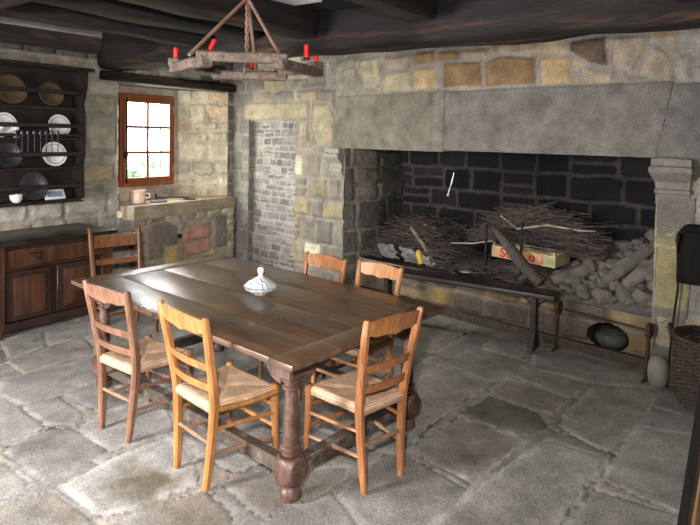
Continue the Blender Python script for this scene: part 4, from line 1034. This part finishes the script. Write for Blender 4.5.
# fruit crate (front board carries the red print)
cr = thing('fruit_crate', 'thin wooden fruit crate with red lettering lying among the twigs', 'crate', (0, 0, 0))
cs0, cs1, ct0, ct1, cz = 1.03, 1.70, .60, .92, .575
slope = Matrix.Translation((0, 0, 0))
CRM = FRM @ Matrix.Translation((1.345, .55, .60)) @ Matrix.Rotation(R(-1.5), 4, 'Y')
hl = .335
MB().box((0, 0, .055), (2 * hl, .008, .112)).xf(CRM).build('front_board', M['crate'], cr, smooth=False)
MB().box((0, .32, .055), (2 * hl, .008, .112)).xf(CRM).build('back_board', M['crate'], cr, smooth=False)
for s_ in (-1, 1): MB().box((s_ * (hl - .006), .16, .055), (.012, .312, .112)).xf(CRM).build('end_board', M['crate'], cr, smooth=False)
MB().box((0, .16, .002), (2 * hl - .03, .31, .006)).xf(CRM).build('bottom_board', M['crate'], cr, smooth=False)
for s_ in (-1, 1):
    for y in (.012, .308): MB().box((s_ * (hl - .02), y, .07), (.022, .022, .15)).xf(CRM).build('corner_post', M['crate'], cr, smooth=False)
MB().box((-.09, -.0045, .055), (.26, .0015, .105)).box((.20, -.0045, .045), (.20, .0015, .08)).xf(CRM).build('printed_label', M['crate_label'], cr, smooth=False)
MB().box((-.26, -.0045, .05), (.13, .0015, .07)).xf(CRM).build('green_print', M['greenprint'], cr, smooth=False)
def text(body, size, mat, parent, Mw, name='lettering', ext=.001):
    cu = bpy.data.curves.new(name, 'FONT'); cu.body = body; cu.size = size; cu.extrude = ext; cu.align_x = 'CENTER'; cu.offset = .002
    o = bpy.data.objects.new('tmp', cu); COL.objects.link(o)
    dg = bpy.context.evaluated_depsgraph_get(); dg.update()
    me = bpy.data.meshes.new_from_object(o.evaluated_get(dg)); bpy.data.objects.remove(o)
    me.transform(Mw); return link(name, me, mat, parent)
# local crate axes: +x runs to the left in the photo, so the text frame is mirrored about z
TM = lambda x, z, sh=0: CRM @ Matrix.Translation((x, -.0065, z)) @ Matrix(((-1, 0, 0, 0), (0, 0, 1, 0), (0, 1, 0, 0), (0, 0, 0, 1)))
text('So', .13, M['redprint'], cr, TM(.175, .012))
text('o', .13, M['redprint'], cr, TM(-.10, .022))
# papers and tin at the left
def crumple(name, label, c, size, mat, seed, cat='paper'):
    m = MB(); n = 8; rd = random.Random(seed); g = []
    for i in range(n + 1):
        row = []
        for j in range(n + 1):
            u, v = i / n - .5, j / n - .5
            p = Vector((c[0] + u * size[0], c[1] + .06 * mnoise.noise(Vector((u * 4, v * 4, seed))) - .10 * v, c[2] + (v + .5) * size[1] + .03 * mnoise.noise(Vector((u * 5, 3, seed)))))
            row.append(m.bm.verts.new(p))
        g.append(row)
    for i in range(n):
        for j in range(n): m.bm.faces.new((g[i][j], g[i + 1][j], g[i + 1][j + 1], g[i][j + 1]))
    geo = bmesh.ops.solidify(m.bm, geom=list(m.bm.faces), thickness=.003)
    o = m.xf(FRM).build(name, mat, None, ang=20); return tag(o, label, cat)
crumple('newspaper_sheet', 'crumpled pale newspaper sheet under the left brushwood', (2.86, .31, .43), (.26, .17), M['paper'], 1)
crumple('newspaper_sheet', 'second grey newspaper sheet beside the yellow tin', (2.56, .31, .43), (.20, .17), M['paper'], 2)
o = MB().lathe([(0, 0), (.035, 0), (.038, .01), (.038, .12), (.02, .15), (0, .152)], 18).xf(FRM @ Matrix.Translation((2.40, .33, .44)) @ Matrix.Rotation(R(18), 4, 'Y')).build('yellow_bottle', M['yellow'])
tag(o, 'yellow bottle lying in the sticks at the left of the hearth', 'bottle')
crumple('paper_wrapper', 'small crumpled white wrapper right of the yellow bottle', (2.31, .30, .43), (.09, .12), M['ceramic'], 5, 'wrapper')
# iron fire tools
for i, (s_, t_, z1, lb) in enumerate(((1.66, .40, .92, 'left upright iron firedog in front of the crate'), (1.30, .44, .97, 'right upright iron firedog beside the leaning branch'))):
    t = thing('firedog', lb, 'firedog', (0, 0, 0))
    MB().tube([(s_, t_, .41), (s_ + .003, t_, .65), (s_, t_, z1)], [.016, .013, .011], 8).xf(FRM).build('upright', M['iron'], t)
    MB().tube([(s_ - .10, t_, .40), (s_, t_, .44), (s_ + .10, t_, .40)], .012, 8).xf(FRM).build('foot', M['iron'], t)
    MB().lathe([(0, -.02), (.018, -.012), (.02, 0), (.018, .012), (0, .02)], 12).xf(FRM @ Matrix.Translation((s_, t_, z1 + .01))).build('finial', M['iron'], t)
hg = thing('pot_hanger', 'dark iron pot hanger hooks standing at the back of the hearth', 'pot hanger', (0, 0, 0))
for ds in (0, .16):
    MB().tube([(1.92 - ds, .95, .41), (1.92 - ds, .95, 1.0), (1.86 - ds, .93, 1.09), (1.80 - ds, .92, 1.04)], .011, 8).xf(FRM).build('rod', M['iron'], hg)
MB().tube([(1.98, .95, .98), (1.55, .95, 1.0)], .009, 8).xf(FRM).build('crossbar', M['iron'], hg)
o = MB().tube([(2.47, 1.02, 1.40), (2.49, 1.02, 1.30), (2.52, 1.02, 1.22), (2.55, 1.02, 1.12)], [.004, .012, .007, .014], 6).rough(.008, 30, 2).xf(FRM).build('metal_strip', M['white_streak']); tag(o, 'pale narrow metal streak hanging on the sooty hearth back', 'metal strip')

# rubble heap: every stone its own object
rs = random.Random(11)
protos = []
for k in range(5):
    bmm = bmesh.new(); bmesh.ops.create_icosphere(bmm, subdivisions=3, radius=1)
    for v in bmm.verts:
        n_ = mnoise.noise(v.co * 1.1 + Vector((k * 5, 0, 0))) * .42 + mnoise.noise(v.co * 3.2 + Vector((0, k * 5, 0))) * .22 + mnoise.noise(v.co * 7 + Vector((0, k * 5, 9))) * .08
        v.co *= 1 + n_
    me = bpy.data.meshes.new('rubble_stone'); bmm.to_mesh(me); bmm.free(); me.materials.append(M['ash'] if k else M['pinkash'])
    me.polygons.foreach_set('use_smooth', [True] * len(me.polygons)); protos.append(me)
def heap_z(s_, t_):
    k = min(1, max(0, (t_ - .28) / .62))
    return .40 + .66 * k * max(0, 1 - .80 * s_) * min(1, max(0, (1.12 - s_) / .15))
pos = []
tries = 0
while len(pos) < 120 and tries < 6000:
    tries += 1
    s_, t_ = rs.uniform(.05, 1.02), rs.uniform(.33, .95)
    r_ = rs.uniform(.040, .092)
    if all((s_ - q[0]) ** 2 + (t_ - q[1]) ** 2 > (.62 * (r_ + q[2])) ** 2 for q in pos): pos.append((s_, t_, r_))
for s_, t_, r_ in pos:
    me = protos[rs.randrange(5)]
    o = bpy.data.objects.new('rubble_stone', me); COL.objects.link(o)
    o.location = WP(s_, t_, heap_z(s_, t_) + r_ * .35)
    o.scale = (r_ * rs.uniform(.8, 1.3), r_ * rs.uniform(.8, 1.25), r_ * rs.uniform(.65, .95)); o.rotation_euler = (rs.uniform(-.5, .5), rs.uniform(-.5, .5), rs.uniform(0, 6))
    tag(o, 'ash-covered rough stone in the heap at the right of the hearth', 'stone', 'stones of the hearth heap')
for i, (a, b_, r_, lb) in enumerate((((.52, .42), (.18, .76), .056, 'long ash-grey log slanting up the stone heap, left one'), ((.34, .40), (.06, .64), .050, 'long ash-grey log slanting up the stone heap, right one against the jamb'),
                                     ((.98, .42), (.66, .60), .055, 'short ash-grey log at the left foot of the stone heap'))):
    a = Vector((a[0], a[1], heap_z(*a) + .07)); b_ = Vector((b_[0], b_[1], heap_z(*b_) + .09))
    o = MB().tube([a, a.lerp(b_, .2), a.lerp(b_, .4), a.lerp(b_, .6), a.lerp(b_, .8), b_], [r_ * .8, r_, r_ * 1.05, r_, r_ * .95, r_ * .7], 16).rough(.030, 16, 30 + i).xf(FRM).build('ashy_log', M['ash']); tag(o, lb, 'log')
ashm = MB(); g = []; n = 30
for i in range(n + 1):
    row = []
    for j in range(n + 1):
        s_ = .0 + 1.12 * i / n; t_ = .28 + .74 * j / n
        z = heap_z(s_, t_) + .02 * mnoise.noise(Vector((s_ * 9, t_ * 9, 1)))
        row.append(ashm.bm.verts.new((s_, t_, max(.39, z) if 0 < j and i < n else .39)))
    g.append(row)
for i in range(n):
    for j in range(n): ashm.bm.faces.new((g[i][j], g[i + 1][j], g[i + 1][j + 1], g[i][j + 1]))
o = ashm.xf(FRM).build('ash_heap', M['ash']); tag(o, 'grey ash and dust filling the heap between the hearth stones', 'ash', kind='stuff')

# ------------------------------------------------------------------ right edge: jug, basket, box, poker
m = MB().lathe([(0, 0), (.045, .004), (.066, .04), (.074, .10), (.070, .16), (.050, .205), (.02, .222), (0, .225)], 24).rough(.008, 9, 4)
o = m.build('rounded_stone', M['jug']); o.location = WP(-.09, -.10, 0); tag(o, 'pale rounded stone standing on the floor between hearth jamb and basket', 'stone')

bk_ = thing('wicker_basket', 'round dark wicker log basket at the right edge of the photo', 'basket', (4.675, .285, 0))
def basket_mesh():
    m = MB(); H_ = .46; nst = 30; nr = 34
    for k in range(nst):
        a = 2 * PI * k / nst; pts = []
        for q in range(9):
            z = H_ * q / 8; r_ = .185 + .045 * math.sin(min(1, z / H_ * 1.1) * PI / 2)
            pts.append((r_ * math.cos(a), r_ * math.sin(a), z))
        m.tube(pts, .005, 5)
    for q in range(nr):
        z = .008 + (H_ - .016) * q / (nr - 1); r_ = .185 + .045 * math.sin(min(1, z / H_ * 1.1) * PI / 2)
        pts = []
        for k in range(61):
            a = 2 * PI * k / 60; w = .006 * math.cos(a * nst / 2 + q * PI)
            pts.append(((r_ + w) * math.cos(a), (r_ + w) * math.sin(a), z + .002 * math.sin(a * 3 + q)))
        m.tube(pts, .0062, 5, caps=False)
    return m
basket_mesh().build('weave', M['wicker'], bk_)
MB().lathe([(0, .004), (.175, .004), (.18, .012), (0, .014)], 24).build('base', M['wicker'], bk_)
m = MB()
for k in range(3):
    pts = [((.232 + .010 * math.cos(a * 14 + k * 2.1)) * math.cos(a), (.232 + .010 * math.cos(a * 14 + k * 2.1)) * math.sin(a),   .47 + .010 * math.sin(a * 14 + k * 2.1)) for a in [2 * PI * i / 90 for i in range(91)]]
    m.tube(pts, .009, 6, caps=False)
m.build('rim', M['wicker'], bk_)
for sg in (1, -1):
    pts = [(.0 + .07 * math.cos(a), sg * (.240 + .02 * math.sin(a)),   .45 + .07 * math.sin(a)) for a in [PI * i / 10 for i in range(11)]]
    MB().tube(pts, .011, 8).build('handle', M['wicker'], bk_)

bx = thing('black_cupboard', 'small black wall cupboard with a framed door at the right edge', 'cupboard', (0, 0, 0))
m = MB(); m.prism([(-.20, .80), (-.20, 1.16), (-.235, 1.21), (-.66, 1.21), (-.66, .80)], 1, -.16, -.002); m.xf(FRM).build('body', M['black'], bx, smooth=False)
m = MB(); m.bb((-.62, -.185, .83), (-.25, -.16, 1.17), .004).xf(FRM); d = m.build('door', M['black'], bx)
MB().bb((-.56, -.195, .89), (-.31, -.185, 1.11), .006).xf(FRM).build('panel', M['black'], d)
pk = thing('iron_poker', 'thin black iron poker leaning beside the jamb under the cupboard', 'poker', (0, 0, 0))
MB().tube([(-.145, -.075, .0), (-.155, -.075, .25), (-.165, -.07, .45), (-.19, -.06, .75), (-.207, -.19, 1.09)], .008, 8).xf(FRM).build('rod', M['iron'], pk)
MB().tube([(-.207, -.19, 1.09), (-.212, -.195, 1.15)], .014, 8).xf(FRM).build('grip', M['iron'], pk)

# tall workbench at the very right foreground: only a slanting leg shows
tr = thing('workbench', 'wooden workbench whose slanting dark leg crosses the lower right corner', 'workbench', (0, 0, 0))
M['bench_wood'] = wood('workbench_wood', (66, 46, 30), (122, 90, 58), 2, 1.5, .6)
def slant(y0, x, sg):
    m = MB(); p0 = Vector((x, y0, 0)); p1 = Vector((x, y0 - sg * .098, .98)); d = (p1 - p0).normalized()
    m.box((0, 0, 0), (.085, .085, (p1 - p0).length), bev=.006)
    rot = d.to_track_quat('Z', 'X').to_matrix().to_4x4()
    m.xf(Matrix.Translation((p0 + p1) / 2) @ rot @ Matrix.Rotation(R(32), 4, 'Z')); return m.build('leg', M['bench_wood'], tr)
slant(.215, 2.54, 1); slant(-.95, 2.54, -1); slant(.215, 3.2, 1); slant(-.95, 3.2, -1)
MB().bb((2.42, -1.05, .98), (3.35, .02, 1.03), .006).build('top', M['bench_wood'], tr)
MB().box((2.488, .262, .49), (.02, .03, .98)).xf(Matrix.Translation((0, 0, 0)) @ Matrix.Shear('XZ', 4, (0, 0)) if False else Matrix(((1, 0, 0, 0), (0, 1, -.1, 0), (0, 0, 1, 0), (0, 0, 0, 1)))).build('dark_edge', M['black'], tr, smooth=False)
o = MB().tube([WP(.338, -.05, 2.62), WP(.35, -.05, 2.45), WP(.345, -.04, 2.27)], .003, 5).build('cord', M['twig_pale']); tag(o, 'thin pale cord hanging from the girder over the right end of the lintel', 'cord')
